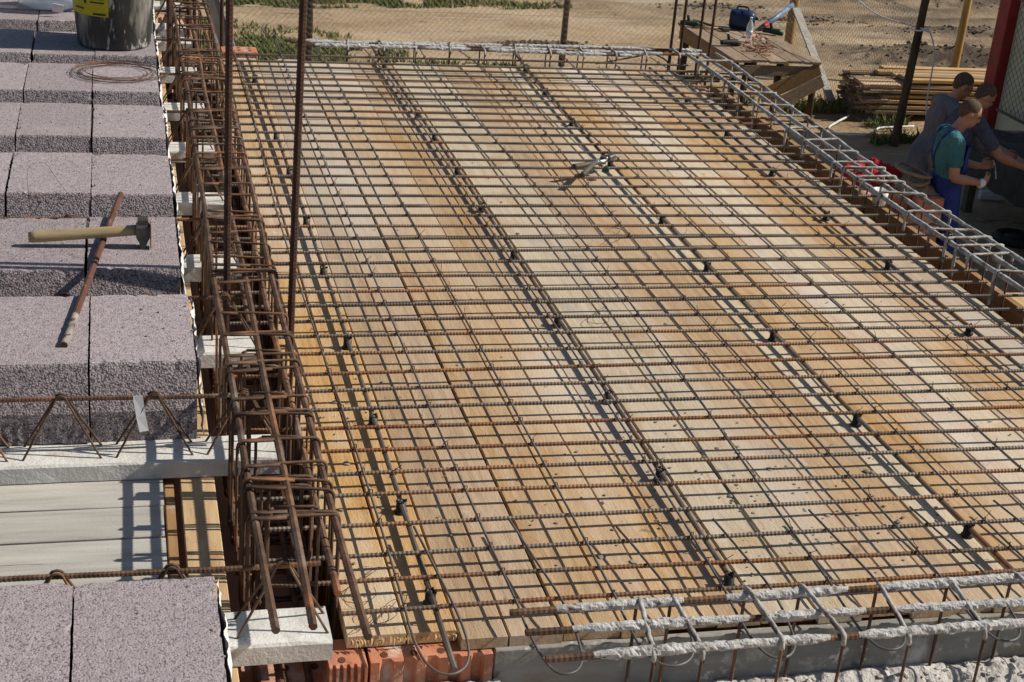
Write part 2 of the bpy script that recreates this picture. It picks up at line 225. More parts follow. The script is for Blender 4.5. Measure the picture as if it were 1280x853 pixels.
class MB:
    def __init__(s): s.v = []; s.f = []; s.sm = []; s.mi = []; s.n = 0
    def add(s, v, f, smooth=False, mi=0):
        v = np.asarray(v, float); s.v.append(v)
        for q in f: s.f.append([i+s.n for i in q]); s.sm.append(smooth); s.mi.append(mi)
        s.n += len(v)
    def box(s, c, d, rot=None, bev=0.0, mi=0):
        """box centre c, size d; bev chamfers the eight corners' vertical and horizontal edges by a simple inset"""
        hx, hy, hz = [x/2 for x in d]
        if bev <= 0:
            v = np.array([[sx*hx, sy*hy, sz*hz] for sz in (-1, 1) for sy in (-1, 1) for sx in (-1, 1)])
            f = [(0, 2, 3, 1), (4, 5, 7, 6), (0, 1, 5, 4), (2, 6, 7, 3), (0, 4, 6, 2), (1, 3, 7, 5)]
        else:
            v = []; b = bev
            for sz in (-1, 1):
                for sy in (-1, 1):
                    for sx in (-1, 1):
                        v += [[sx*(hx-b), sy*(hy-b), sz*hz], [sx*(hx-b), sy*hy, sz*(hz-b)], [sx*hx, sy*(hy-b), sz*(hz-b)]]
            v = np.array(v); f = []
            def k(sx, sy, sz): return ((sz > 0)*4+(sy > 0)*2+(sx > 0))*3
            f += [tuple(k(*q) for q in ((-1, -1, -1), (-1, 1, -1), (1, 1, -1), (1, -1, -1))), tuple(k(*q) for q in ((-1, -1, 1), (1, -1, 1), (1, 1, 1), (-1, 1, 1)))]
            f += [tuple(k(*q)+1 for q in ((-1, -1, -1), (1, -1, -1), (1, -1, 1), (-1, -1, 1))), tuple(k(*q)+1 for q in ((-1, 1, -1), (-1, 1, 1), (1, 1, 1), (1, 1, -1)))]
            f += [tuple(k(*q)+2 for q in ((-1, -1, -1), (-1, -1, 1), (-1, 1, 1), (-1, 1, -1))), tuple(k(*q)+2 for q in ((1, -1, -1), (1, 1, -1), (1, 1, 1), (1, -1, 1)))]
            for sz in (-1, 1):
                for sy in (-1, 1):
                    a, c_ = k(-1, sy, sz), k(1, sy, sz); f.append((a, c_, c_+1, a+1) if sy*sz > 0 else (a, a+1, c_+1, c_))
            for sz in (-1, 1):
                for sx in (-1, 1):
                    a, c_ = k(sx, -1, sz), k(sx, 1, sz); f.append((a, a+2, c_+2, c_) if sx*sz < 0 else (a, c_, c_+2, a+2))
            for sy in (-1, 1):
                for sx in (-1, 1):
                    a, c_ = k(sx, sy, -1), k(sx, sy, 1); f.append((a+1, a+2, c_+2, c_+1) if sx*sy < 0 else (a+1, c_+1, c_+2, a+2))
            for sz in (-1, 1):
                for sy in (-1, 1):
                    for sx in (-1, 1):
                        a = k(sx, sy, sz); f.append((a, a+1, a+2) if sx*sy*sz < 0 else (a, a+2, a+1))
        if rot is not None: v = v@np.array(rot).T
        s.add(v+np.array(c), f, False, mi)
    def tube(s, path, r, n=6, caps=True, smooth=True, hint=None, mi=0):
        """r: scalar, per-point array or (npts, n) array"""
        P = np.asarray(path, float); m = len(P)
        T = np.gradient(P, axis=0); T /= np.linalg.norm(T, axis=1)[:, None]+1e-12
        h = np.array([0, 0, 1.0]) if hint is None else np.array(hint, float)
        if abs(T[0]@h) > 0.95: h = np.array([1.0, 0, 0])
        A = np.empty_like(P); a = h-T[0]*(h@T[0]); a /= np.linalg.norm(a)
        for i in range(m):
            a = a-T[i]*(a@T[i]); a /= np.linalg.norm(a)+1e-12; A[i] = a
        B = np.cross(T, A)
        th = np.arange(n)*2*math.pi/n
        rr = np.asarray(r, float)
        if rr.ndim == 0: rr = np.full((m, n), float(rr))
        elif rr.ndim == 1: rr = np.repeat(rr[:, None], n, 1)
        V = P[:, None, :]+rr[:, :, None]*(np.cos(th)[None, :, None]*A[:, None, :]+np.sin(th)[None, :, None]*B[:, None, :])
        f = [(i*n+j, i*n+(j+1) % n, (i+1)*n+(j+1) % n, (i+1)*n+j) for i in range(m-1) for j in range(n)]
        if caps: f += [tuple(range(n-1, -1, -1)), tuple((m-1)*n+j for j in range(n))]
        s.add(V.reshape(-1, 3), f, smooth, mi)
    def bar(s, path, r, n=6, pitch=0.0085, rib=0.15, mi=0):
        """ribbed reinforcing bar along a polyline"""
        P = np.asarray(path, float); d = np.r_[0, np.cumsum(np.linalg.norm(np.diff(P, axis=0), axis=1))]
        m = max(4, int(d[-1]/(pitch/2))); t = np.linspace(0, d[-1], m)
        Q = np.stack([np.interp(t, d, P[:, k]) for k in range(3)], 1)
        rr = np.full(m, r); rr[1::2] = r*(1+rib); rr[0] = rr[-1] = r
        s.tube(Q, rr, n, smooth=False, mi=mi)
    def loft(s, rings, caps=True, smooth=True, mi=0):
        n = len(rings[0]); V = np.concatenate([np.asarray(q, float) for q in rings]); m = len(rings)
        f = [(i*n+j, i*n+(j+1) % n, (i+1)*n+(j+1) % n, (i+1)*n+j) for i in range(m-1) for j in range(n)]
        if caps: f += [tuple(range(n-1, -1, -1)), tuple((m-1)*n+j for j in range(n))]
        s.add(V, f, smooth, mi)
    def lathe(s, prof, c=(0, 0, 0), n=24, smooth=True, mi=0):
        th = np.arange(n)*2*math.pi/n; c = np.array(c, float)
        s.loft([[c+np.array([r*math.cos(t), r*math.sin(t), z]) for t in th] for r, z in prof], True, smooth, mi)
    def mesh(s, name, mats):
        me = bpy.data.meshes.new(name)
        me.from_pydata(np.concatenate(s.v).tolist(), [], s.f)
        me.polygons.foreach_set('use_smooth', s.sm); me.polygons.foreach_set('material_index', s.mi)
        for m in (mats if isinstance(mats, (list, tuple)) else [mats]): me.materials.append(MATS[m])
        me.update(); return me
    def build(s, name, mats, parent=None, kind=None):
        return link(name, s.mesh(name, mats), parent, kind)
def link(name, me, parent=None, kind=None):
    o = bpy.data.objects.new(name, me); COL.objects.link(o)
    if parent is not None: o.parent = parent
    if kind: o['kind'] = kind
    return o
def tag(o, label, cat, group=None):
    o['label'] = label; o['category'] = cat
    if group: o['group'] = group
    return o
def thing(name, label, cat, group=None, loc=(0, 0, 0), rz=0.0):
    o = bpy.data.objects.new(name, None); COL.objects.link(o); o.empty_display_size = 0.1
    o.location = loc; o.rotation_euler = (0, 0, rz)
    return tag(o, label, cat, group)
def rotz(a): c, s = math.cos(a), math.sin(a); return np.array([[c, -s, 0], [s, c, 0], [0, 0, 1.0]])
def axes(x, z=(0, 0, 1)):
    """rotation whose local X runs along x, local Z close to z"""
    x = np.array(x, float); x /= np.linalg.norm(x); y = np.cross(z, x); y /= np.linalg.norm(y); return np.stack([x, y, np.cross(x, y)], 1)
def rs(a, b): return rng.uniform(a, b)
ORD = ['first', 'second', 'third', 'fourth', 'fifth', 'sixth', 'seventh', 'eighth', 'ninth', 'tenth', 'eleventh', 'twelfth']
def lumpy(n, r, seed, flat=0.7):
    """low-poly irregular stone"""
    bm = bmesh.new(); bmesh.ops.create_icosphere(bm, subdivisions=1, radius=1)
    g = random.Random(seed)
    for v in bm.verts: v.co *= g.uniform(0.65, 1.2)
    v = np.array([x.co[:] for x in bm.verts])*r; v[:, 2] *= flat; f = [[q.index for q in p.verts] for p in bm.faces]; bm.free(); return v, f

# ------------------------------------------------------------------ ground
GZ = -3.0
def axis_pts(lo, hi, step, far):
    a = list(np.arange(lo, hi+1e-6, step)); d = step; x = hi; r = []
    while x < far: d *= 1.45; x += d; r.append(x)
    d = step; x = lo; l = []
    while x > -far: d *= 1.45; x -= d; l.append(x)
    return np.array(l[::-1]+a+r)
MOUNDS = [(13.2, 20.5, 2.4, .7, .12, 1.0), (12.4, 21.0, 1.9, 0.55, .17, 1.0), (14.6, 20.6, 1.5, .5, .14, 1.0), (13.9, 23.0, 1.6, .35, .12, .9), (11.4, 25.6, 2.6, .5, .2, 1), (14.0, 25.9, 3.0, .5, .22, 1.0), (17.0, 25.4, 2.4, .5, .2, 1.0),
          (17.0, 27.2, 4, .6, .3, 1), (8.4, 25.6, 1.6, .35, .1, .75), (5.9, 21.1, .8, .15, .05, .8), (7.3, 20.9, .5, .12, .05, .8), (16.0, 22.7, 1.6, .3, .1, .8), (11.0, 23.6, .9, .25, .07, .7), (9.7, 24.4, .8, .25, .08, .7), (10.3, 27.5, 6, .7, .2, .9)]
def ground_h(x, y):
    v = Vector((x*0.35, y*0.55, 3.1))
    h = 0.05*mnoise.noise(v)+0.022*mnoise.noise(v*5.0)
    near = 8 < y < 34 and -8 < x < 24
    s = 0.0
    if near:
        h += 0.012*mnoise.noise(Vector((x*5.5, y*7, 1.7)))
        for mx, my, rx, ry, hh, so_ in MOUNDS:
            d = ((x-mx)/rx)**2+((y-my)/ry)**2
            if d < 6:
                g = math.exp(-d*1.3)*(0.75+0.9*mnoise.noise(Vector((x*2.3, y*2.9, 5)))+0.5*mnoise.noise(Vector((x*6, y*8, 5))))
                h += hh*g; s = max(s, so_*min(1, math.exp(-d*1.0)*1.9*(.8+.9*mnoise.noise(Vector((x*3.1, y*4.4, 8)))+.8*mnoise.noise(Vector((x*8, y*11, 2))))))
        if y > 20 and x > 7: s = max(s, 0.65*max(0, mnoise.noise(Vector((x*0.4, y*1.9, 9)))+0.16*(y-21.8)+0.06*(x-9)+0.6*mnoise.noise(Vector((x*2.2, y*6, 2)))))
        # wheel ruts running across the yard
        for ry in (22.2, 23.9, 24.6): h -= 0.035*math.exp(-((y-ry-0.25*math.sin(x*.4))/0.16)**2)
    return GZ+h, min(1.0, max(0.0, s))
gx, gy = axis_pts(-9, 23, 0.16, 500), axis_pts(8.5, 30, 0.16, 500)
gv = []; gs = []
for y in gy:
    for x in gx:
        h, s_ = ground_h(x, y); gv.append((x, y, h)); gs.append(s_)
nx = len(gx)
mb = MB(); mb.add(gv, [(j*nx+i, j*nx+i+1, (j+1)*nx+i+1, (j+1)*nx+i) for j in range(len(gy)-1) for i in range(nx-1)], True)
ground = mb.build('ground', 'ground'); ground['kind'] = 'structure'
ground['label'] = 'bare sandy ground with wheel ruts and dark soil heaps'
a_ = ground.data.attributes.new('soil', 'FLOAT', 'POINT'); a_.data.foreach_set('value', gs)

g_ = random.Random(12); mb = MB()
for k in range(2400):                               # clods of dug earth on and round the heaps
    mx, my, rx, ry, hh, so_ = MOUNDS[g_.randrange(len(MOUNDS))]
    x, y = g_.gauss(mx, rx*.55), g_.gauss(my, ry*.6); v, f = lumpy(0, g_.uniform(.008, .032)*(1.6 if g_.random() < .05 else 1), k % 40, .7); mb.add(v+np.array([x, y, ground_h(x, y)[0]+.005]), f)
o = mb.build('soil_clods', 'soil', None, 'stuff'); o['label'] = 'dark clods of dug earth on the soil heaps'; o['category'] = 'soil'
def grass_patch(name, label, spots, seed, blade=(0.05, 0.16)):
    g = random.Random(seed); mb = MB(); V = []; Fc = []
    for cx, cy, rx, ry, n in spots:
        for _ in range(n):
            a = g.uniform(0, 6.283); d = g.random()**0.5
            x, y = cx+rx*d*math.cos(a), cy+ry*d*math.sin(a)
            if mnoise.noise(Vector((x*1.7, y*2.2, 4.0))) < -0.42+0.35*d: continue
            z = ground_h(x, y)[0]-0.01; hgt = g.uniform(*blade); t = g.uniform(0, 6.283); wd = g.uniform(0.008, 0.016)
            lx, ly = g.gauss(0, hgt*0.5), g.gauss(0, hgt*0.5); k = len(V)
            dx, dy = wd*math.cos(t), wd*math.sin(t)
            V += [(x-dx, y-dy, z), (x+dx, y+dy, z), (x+dx*.7+lx*.4, y+dy*.7+ly*.4, z+hgt*.6), (x-dx*.7+lx*.4, y-dy*.7+ly*.4, z+hgt*.6), (x+lx, y+ly, z+hgt)]
            Fc += [(k, k+1, k+2, k+3), (k+3, k+2, k+4)]
    mb.add(V, Fc); o = mb.build(name, 'grass', None, 'stuff'); o['label'] = label; o['category'] = 'grass'
grass_patch('grass', 'green grass growing along the yard beyond the slab', [(3.0, 24.2, 4.5, .8, 9000), (1.6, 20.2, 2.4, .7, 4200), (1.0, 21.3, 2.2, .5, 1500), (1.2, 20.3, 1.6, .75, 5200), (2.3, 20.6, .9, .5, 1500), (2.6, 23.6, 2.4, .45, 4200), (.6, 23.7, 1.4, .7, 2600), (0.8, 22.0, .9, .3, 700),
            (3.6, 19.6, 1.8, .35, 1800), (2.0, 18.9, 2.4, .4, 2200), (1.5, 25.0, 4, .8, 5200), (5.6, 24.0, .8, .2, 350), (6.2, 19.2, 1.8, .3, 1000), (0.2, 18.6, 2, .5, 1400), (4.4, 19.0, 1, .3, 600)], 3, (.03, .10))
grass_patch('grass', 'weeds growing at the foot of the wire fence by the bench', [(8.75, 16.25, .18, .13, 420), (9.0, 17.9, .9, .2, 900), (9.6, 16.35, .7, .2, 700), (8.0, 17.9, .6, .25, 420), (9.3, 17.2, .4, .15, 200), (9.95, 16.0, .3, .14, 260)], 5, (.05, .2))

# ------------------------------------------------------------------ house walls under the slab, with the bricks that show
house = thing('house_wall', 'brick house walls carrying the slab and the block ceiling', 'wall')
mb = MB()
for (x0, x1, y0, y1, zt) in [(-1.6, 0.195, 1.0, 1.2, -0.03), (0.2, 0.392, 1.0, 9.0, -0.17), (0.395, 2.92, 1.95, 2.420, -0.19), (2.68, 2.925, 2.43, 7.17, -0.24), (0.395, 2.92, 7.175, 7.46, -0.12), (-1.6, 0.195, 8.8, 9.0, -0.03), (-1.8, -1.6, 1.0, 9.0, -0.03)]:
    mb.box(((x0+x1)/2, (y0+y1)/2, (zt+GZ-.3)/2), (x1-x0, y1-y0, zt-GZ+.3))
mb.build('wall_core', 'wallrender', house)
def brick(x, y, z, dx, dy, dz, mat_='brick', holes=None, rz=0.0, parent=None, name='brick'):
    """perforated clay brick, origin at its base centre; holes = (nx, ny) flat dark discs painting the hole shade on the top"""
    mb = MB(); mb.box((0, 0, dz/2), (dx, dy, dz), bev=0.004)
    o = mb.build(name, [mat_], parent); o.location = (x, y, z); o.rotation_euler = (0, 0, rz)
    if holes:
        hb = MB()
        for i in range(holes[0]):
            for j in range(holes[1]):
                hx, hy = (i+.5)/holes[0]*dx*.9-dx*.45, (j+.5)/holes[1]*dy*.84-dy*.42
                hb.add([(hx+.008*math.cos(t), hy+.011*math.sin(t), dz+.0012) for t in np.arange(8)*math.pi/4]+[(hx+.0055*math.cos(t), hy+.008*math.sin(t), dz+.0011) for t in np.arange(8)*math.pi/4],
                       [(k, (k+1) % 8, 8+(k+1) % 8, 8+k) for k in range(8)]+[tuple(range(8, 16))])
        hb.build('brick_hole_shade', 'hole_shade', o)
    return o
# corner course beside the slab edge: fluted side, holes painted as flat dark discs on top
def fluted_brick(x0, x1, y0, y1, zt, h):
    n = 44; xs = np.linspace(x0, x1, n); prof = []
    for i, x in enumerate(xs): prof.append((x, y0+(0.012 if (i//4) % 2 else 0.0)*(0 < i < n-1)))
    top = [(x, y, zt) for x, y in prof]+[(x1, y1, zt), (x0, y1, zt)]; bot = [(x, y, zt-h) for x, y, _ in [(p[0], p[1], 0) for p in top]]
    m = len(top); mb = MB(); mb.add(top+bot, [tuple(range(m))]+[(i, m+i, m+(i+1) % m, (i+1) % m) for i in range(m)]+[tuple(range(2*m-1, m-1, -1))])
    o = mb.build('brick', ['brick'], house); hb = MB()
    for i in range(int((x1-x0)/0.055)):
        hx = x0+.03+.055*i+rs(-.004, .004); hy = y0+.026+rs(-.003, .003)
        hb.add([(hx+.0075*math.cos(t), hy+.010*math.sin(t), zt+.0012) for t in np.arange(8)*math.pi/4]+[(hx+.005*math.cos(t), hy+.007*math.sin(t), zt+.0011) for t in np.arange(8)*math.pi/4],
               [(k, (k+1) % 8, 8+(k+1) % 8, 8+k) for k in range(8)]+[tuple(range(8, 16))])
    hb.build('brick_hole_shade', 'hole_shade', o)
fluted_brick(0.445, 0.685, 2.413, 2.50, -0.0305, 0.13); fluted_brick(0.365, 0.438, 2.405, 2.50, -0.0315, 0.14)
for i, (x, y, z, dx, dy, m_) in enumerate([(.295, 2.33, -.17, .19, .24, 'brick'), (.295, 2.07, -.172, .19, .25, 'brick'), (.295, 2.60, -.171, .19, .25, 'brick'), (.555, 7.36, -.12, .17, .115, 'brick'), (.30, 7.36, -.17, .18, .24, 'brick_pink'), (.30, 7.62, -.169, .18, .24, 'brick_pink'),
                                          (.30, 7.88, -.171, .18, .24, 'brick_pink'), (.30, 8.14, -.17, .18, .24, 'brick_pink'), (.30, 8.40, -.17, .18, .24, 'brick_pink')]):
    brick(x, y, z, dx, dy, .12 if i == 3 else .065, m_, (3, 4) if dx > .18 else (3, 2), parent=house)
# mortar bed and rubble lying on the front wall
mb = MB(); xs, ys = np.arange(.40, 2.9, .009), np.arange(1.97, 2.427, .009); V = []
for y in ys:
    for x in xs:
        nz = mnoise.noise(Vector((x*28, y*28, 1)))*.5+mnoise.noise(Vector((x*60, y*60, 4)))*.35+mnoise.noise(Vector((x*9, y*9, 2)))*.5
        ridge = .022*max(0, 1-((y-2.405)/.05)**2)*(1 if x > .66 else .6)
        V.append((x, y, -.150+.014*nz+ridge*.7))
n = len(xs); mb.add(V, [(j*n+i, j*n+i+1, (j+1)*n+i+1, (j+1)*n+i) for j in range(len(ys)-1) for i in range(n-1)], False); mb.build('mortar_bed', 'rubble', house)
mb = MB()
for k in range(420):
    x = rs(.42, 2.85); y = 2.41-abs(rng.gauss(0, .05)) if k % 3 else rs(2.05, 2.4); v, f = lumpy(0, rs(.003, .010), k); mb.add(v+np.array([x, y, -.142+rs(0, .012)]), f)
mb.build('mortar_crumb', 'rubble', house, 'stuff')
mb = MB()      # mortar squeezed out in front of the corner bricks
P = catmull([(.36, 2.375, -.112), (.45, 2.39, -.105), (.52, 2.38, -.11), (.60, 2.395, -.10), (.70, 2.40, -.105)], .006)
rr = np.array([[.018+.012*mnoise.noise(Vector((p[0]*60, k*1.3, p[1]*40))) for k in range(10)] for p in P]); mb.tube(P, rr, 10, smooth=False); mb.build('mortar_crust', 'mortar', house)

# ------------------------------------------------------------------ slab formwork deck
deck = thing('formwork_deck', 'flat deck of tan shuttering planks under the grey rebar mesh', 'formwork')
x = 0.402; k = 0
while x < 2.66:
    wd = rng.choice([.094, .097, .10, .112, .12, .096]);
    if x+wd > 2.50 and x < 2.50: wd = 2.50-x if 2.50-x > .05 else 2.63-x
    elif 2.495 < x < 2.51: wd = .128
    elif x > 2.62: wd = 2.685-x
    y0 = 2.44+rs(-.012, .012) if x > .62 else 2.462+rs(-.008, .006); y1 = 7.16+rs(-.02, .03); th = .025; z0 = rs(-.0035, .0)
    pale = (2.495 < x < 2.6) or (x > 2.6) or (k in (8, 9, 13, 17)); g = .0024+rs(0, .0026)
    splits = [y0, y1] if rng.random() < .85 else [y0, rs(3.6, 6.2), y1]
    for a, b in zip(splits[:-1], splits[1:]):
        mb = MB(); ny = max(2, int((b-a)/.25)); bow = rs(-.002, .002)
        rows = []
        for i in range(ny+1):
            yy = a+.001+(b-a-.002)*i/ny; e = rs(-.0007, .0007); cz = rs(-.0008, .0008); dx = bow*math.sin(math.pi*i/ny)
            x0_, x1_ = g/2+e+dx, wd-g/2+e+dx
            rows.append([(x0_, yy, -th), (x1_, yy, -th), (x1_, yy, -.002+cz), (x1_-.002, yy, cz), (x0_+.002, yy, cz), (x0_, yy, -.002+cz)])
        mb.loft(rows, True, False)
        o = mb.build('plank', 'board_pale' if pale else 'board', deck); o.location = (x, 0, z0+rs(-.001, .001)*(len(splits) > 2))
    x += wd; k += 1
# rough sawn, splintered ends of the first boards
mb = MB()
for i in range(60):
    px_ = rs(.41, .64); v = np.array([[px_, 2.452+rs(0, .012), -.004], [px_+rs(.002, .006), 2.455, -.008], [px_+rs(-.003, .004), 2.446+rs(-.004, .008), -.012+rs(-.006, .004)]]); mb.add(v, [(0, 1, 2)])
mb.build('splinters', 'plank', deck, 'stuff')
# grey edge board below the front of the deck
mb = MB(); mb.box((1.79, 2.430, -.105), (2.2, .018, .155), bev=.002); mb.build('edge_board', 'form_grey', deck)
# outer edge planks along the right side
mb = MB(); mb.box((2.945, 4.75, -.20), (.028, 5.0, .22), bev=.002); mb.build('outer_edge_board', 'plank_brown', deck)
for y in np.arange(2.7, 7.2, .62):
    mb = MB(); mb.box((2.60, y, -.075), (.3, .09, .07), bev=.003); mb.build('joist', 'plank_brown', deck)
# dried cement splashes, crumbs and shavings on the planks
mb = MB()
for k in range(420):
    u = rng.random()
    px_, py_ = (rs(.45, 2.6), rs(2.5, 7.0))
    if u < .35: px_, py_ = rng.gauss(1.45, .25), rng.gauss(2.85, .2)
    elif u < .5: px_, py_ = rng.gauss(.52, .06), rng.gauss(3.25, .18)
    if not (.42 < px_ < 2.65 and 2.47 < py_ < 7.1): continue
    v, f = lumpy(0, rs(.0015, .0055) if rng.random() < .95 else rs(.007, .011), 900+k, .35); mb.add(v+np.array([px_, py_, .001]), f)
o = mb.build('cement_crumb', 'crumb', deck, 'stuff')

# scaffold walk boards outside the right wall
walk = thing('scaffold_walkway', 'light timber scaffold boards outside the brown edge plank', 'scaffold')
for i in range(4):
    mb = MB(); mb.box((0, 0, 0), (.115, 3.0, .03), bev=.002); o = mb.build('plank', 'plank', walk); o.location = (3.035+.12*i, 3.45+rs(-.05, .05), -.34+rs(-.003, .003))
for y in (2.3, 3.5, 4.6):
    mb = MB(); mb.box((3.2, y, -.405), (.6, .07, .09), bev=.003); mb.build('bearer', 'plank_brown', walk)
    mb = MB(); mb.box((3.45, y, -1.75), (.08, .08, 2.56), bev=.003); mb.build('post', 'plank_brown', walk)

# ------------------------------------------------------------------ rebar mesh of the slab
ZS, ZX, ZT = 0.023, 0.0345, 0.0428
rm = thing('rebar_mesh', 'grey ribbed rebar mesh lying over the plank deck', 'rebar mesh')
BARS_L = [(500, y) for y in (73.1, 81.6, 88.1, 93.75, 101.25, 109.7, 117.2, 124.1, 132.2, 141, 149, 158.4, 167.8, 178.5, 189, 199.1, 209)] + \
         [(560, y) for y in (221.6, 232.8, 245, 257.75, 270.3, 283.4, 297.9, 314, 328.4, 345.3)] + \
         [(600, y) for y in (362.5, 379, 398.5, 417.8, 438.4, 461.9, 483.4, 507.2, 530.25, 557.8, 586.5, 614)] + [(620, y) for y in (648.7, 685.5, 718.3, 755.1)]
BARS_R = [(738, y) for y in (78.2, 85.7, 91.9, 98.4, 105, 113, 120.4, 127, 135.4, 143.8, 151.9, 160.7, 169.7, 180, 190.3, 200.6, 210.6)] + \
         [(800, y) for y in (222, 233.4, 245, 257.75, 269.4, 282, 296, 312, 326.2, 342.9)] + \
         [(840, y) for y in (358.4, 375.25, 394, 414, 432.8, 454.75, 476, 499.4, 522.75, 550.9, 576.6, 604.7)] + [(857, y) for y in (636.4, 673.2, 706, 740)]
BEAM_Y = [2.389, 3.122, 3.713, 4.329, 4.931, 5.522, 6.08, 6.68, 7.274, 7.563, 8.09]      # front faces of the truss beams
def in_beam(y): return any(b-.012 < y < b+.132 for b in BEAM_Y)
variants = {}
def xbar(seed, length, mt='rebar'):
    key = (seed, length, mt)
    if key not in variants:
        g = random.Random(seed); ph = [g.uniform(0, 6.28) for _ in range(4)]
        t = np.linspace(0, length, 60)
        P = np.stack([t, .0030*np.sin(t*2.1+ph[0])+.0016*np.sin(t*5+ph[1]), .0012*np.sin(t*3.1+ph[2])], 1)
        mb = MB(); mb.bar(P, .0047, 6, .0092, .27); variants[key] = mb.mesh('cross_bar', mt)
    return variants[key]
XB = []
for i, (l, r_) in enumerate(zip(BARS_L, BARS_R)):
    a, b = at(*l, ZX), at(*r_, ZX); sl_ = max(-.012, min(.012, (b[1]-a[1])/(b[0]-a[0]))); ym = (a[1]+b[1])/2; xm = (a[0]+b[0])/2
    x0 = .262+rs(-.02, .02)
    if in_beam(ym+sl_*(.3-xm)): x0 = .395
    L_ = 2.62 if i % 3 else 2.5
    if x0 > .39: L_ = 2.4
    o = link('cross_bar', xbar(i % 4, L_, 'rebar_orange' if i in (32, 35, 36, 41, 42) else 'rebar'), rm); o.location = (x0, ym+sl_*(x0-xm), ZX); o.rotation_euler = (0, 0, math.atan(sl_))
    XB.append((ym, xm, sl_))
S_PX = [[(311, 77), (344, 165), (379, 256), (408, 349), (432, 422), (455, 490), (481, 570), (503, 632), (528, 710), (572, 844)],
        [(469, 64), (519, 139), (545, 172), (596, 251), (657, 331), (664, 347), (761, 496), (837, 609), (887, 684), (907, 712)],
        [(644, 68), (695, 127.5), (736, 172.5), (786, 228), (842, 290), (902, 352), (977, 426), (1051, 497), (1134, 585), (1186, 636), (1265, 712)],
        [(861, 125), (911, 167), (966, 214), (1037, 269), (1114, 331), (1214, 411)]]
def fitline(pts, z, deg, y0=None, y1=None, n=40):
    Q = np.array([at(*p, z) for p in pts]); c = np.polyfit(Q[:, 1], Q[:, 0], deg)
    yy = np.linspace(Q[:, 1].min() if y0 is None else y0, Q[:, 1].max() if y1 is None else y1, n)
    return np.stack([np.polyval(c, np.clip(yy, Q[:, 1].min()-.3, Q[:, 1].max()+.3)), yy, np.full(n, z)], 1)
SL = []
for i, pts in enumerate(S_PX):
    P = fitline(pts, ZS, 2, [2.30, 2.56, 2.5, 2.5][i], [7.15, 7.36, 7.32, 7.1][i]); SL.append(P)
    mb = MB(); mb.bar(P, .0060, 8, .011, .06); mb.build('support_bar', 'rebar', rm)
SP_PX = [(320, 98), (345.6, 170.6), (362, 216), (382.5, 277), (401, 339), (430, 428), (468, 525), (502, 632), (539, 745.6), (480.6, 82.5), (520.6, 142.5), (542, 172.5), (569, 214), (595.6, 258), (638.75, 318), (695.6, 400), (761, 494.7), (825, 592.5), (911, 723.6),
         (657.5, 85), (682, 114), (712, 152), (763, 205), (825, 275), (885, 334), (965, 419), (1069, 524), (1205, 662), (861, 125), (911, 167), (966, 214), (1037, 269), (1114, 331), (1214, 411)]
mb = MB()
th = np.arange(14)*2*math.pi/14
prof = [(.021, 0), (.021, .004), (.0165, .006), (.0155, .033), (.0125, .033), (.0125, .006)]
mb.lathe(prof, n=14)
for a in (0, math.pi/2, math.pi, 1.5*math.pi): mb.box((.0145*math.cos(a), .0145*math.sin(a), .034), (.006, .006, .006), rotz(a))
spm = mb.mesh('spacer', 'plastic_black')
for (px_, py_) in SP_PX:
    q = at(px_, py_, .018); best = min(((abs(np.interp(q[1], L[:, 1], L[:, 0])-q[0]), np.interp(q[1], L[:, 1], L[:, 0])) for L in SL))
    o = link('spacer', spm, rm); o.scale = (.70, .70, .86); o.location = (best[1], q[1], .001); o.rotation_euler = (0, 0, rs(0, 3))
T_PX = [[(293, 69), (310, 116), (319, 159), (332, 217), (382, 374), (402, 439), (423, 497), (444, 562), (467, 637), (485, 688), (506, 756)],
        [(351, 67), (370, 114), (379, 141), (392, 172), (413, 217), (431, 266), (454, 312), (470, 350), (492, 406), (522, 479), (549, 536), (579, 607), (588, 625), (620, 699), (647, 754)],
        [(400, 66), (430, 118), (449, 154), (482, 217), (502, 254), (529, 303), (556, 350), (590, 409), (618, 467), (662, 549), (710, 637), (735, 683), (769, 743)],
        [(462, 69), (516, 141), (564, 209), (597, 266), (631, 314), (655, 350), (690, 398), (729, 458), (776, 531), (838, 624), (870, 682), (909, 741)],
        [(522, 62), (543, 84), (575, 122), (605, 161), (635, 199), (654, 219), (672, 241), (708, 275), (744, 311), (774, 350), (793, 379), (825, 432), (844, 462), (899, 544), (940, 600), (970, 637), (1004, 682), (1045, 731)],
        [(599, 81), (620, 101), (656, 139), (687, 172), (725, 213), (749, 243), (772, 281), (804, 322), (834, 350), (859, 376), (910, 424), (947, 469), (994, 521), (1034, 564), (1087, 624), (1119, 657), (1173, 717)],
        [(655, 83), (702, 133), (738, 169), (761, 189), (782, 207), (817, 239), (859, 275), (896, 311), (932, 342), (983, 392), (1032, 445), (1060, 481), (1115, 536), (1167, 589), (1203, 622), (1257, 674)],
        [(722, 88), (757, 124), (791, 156), (831, 191), (859, 216), (879, 234), (907, 258), (966, 311), (1014, 356), (1042, 376), (1096, 426), (1164, 486), (1218, 534), (1280, 587)],
        [(756, 67), (786, 96), (817, 126), (849, 152), (887, 180), (934, 217), (966, 245), (1018, 286), (1060, 322), (1090, 350), (1137, 385), (1190, 426), (1278, 496)],
        [(840, 90), (866, 107), (904, 135), (958, 180), (1018, 228), (1066, 264), (1139, 324), (1172, 348), (1227, 389), (1276, 422)]]
TW = []
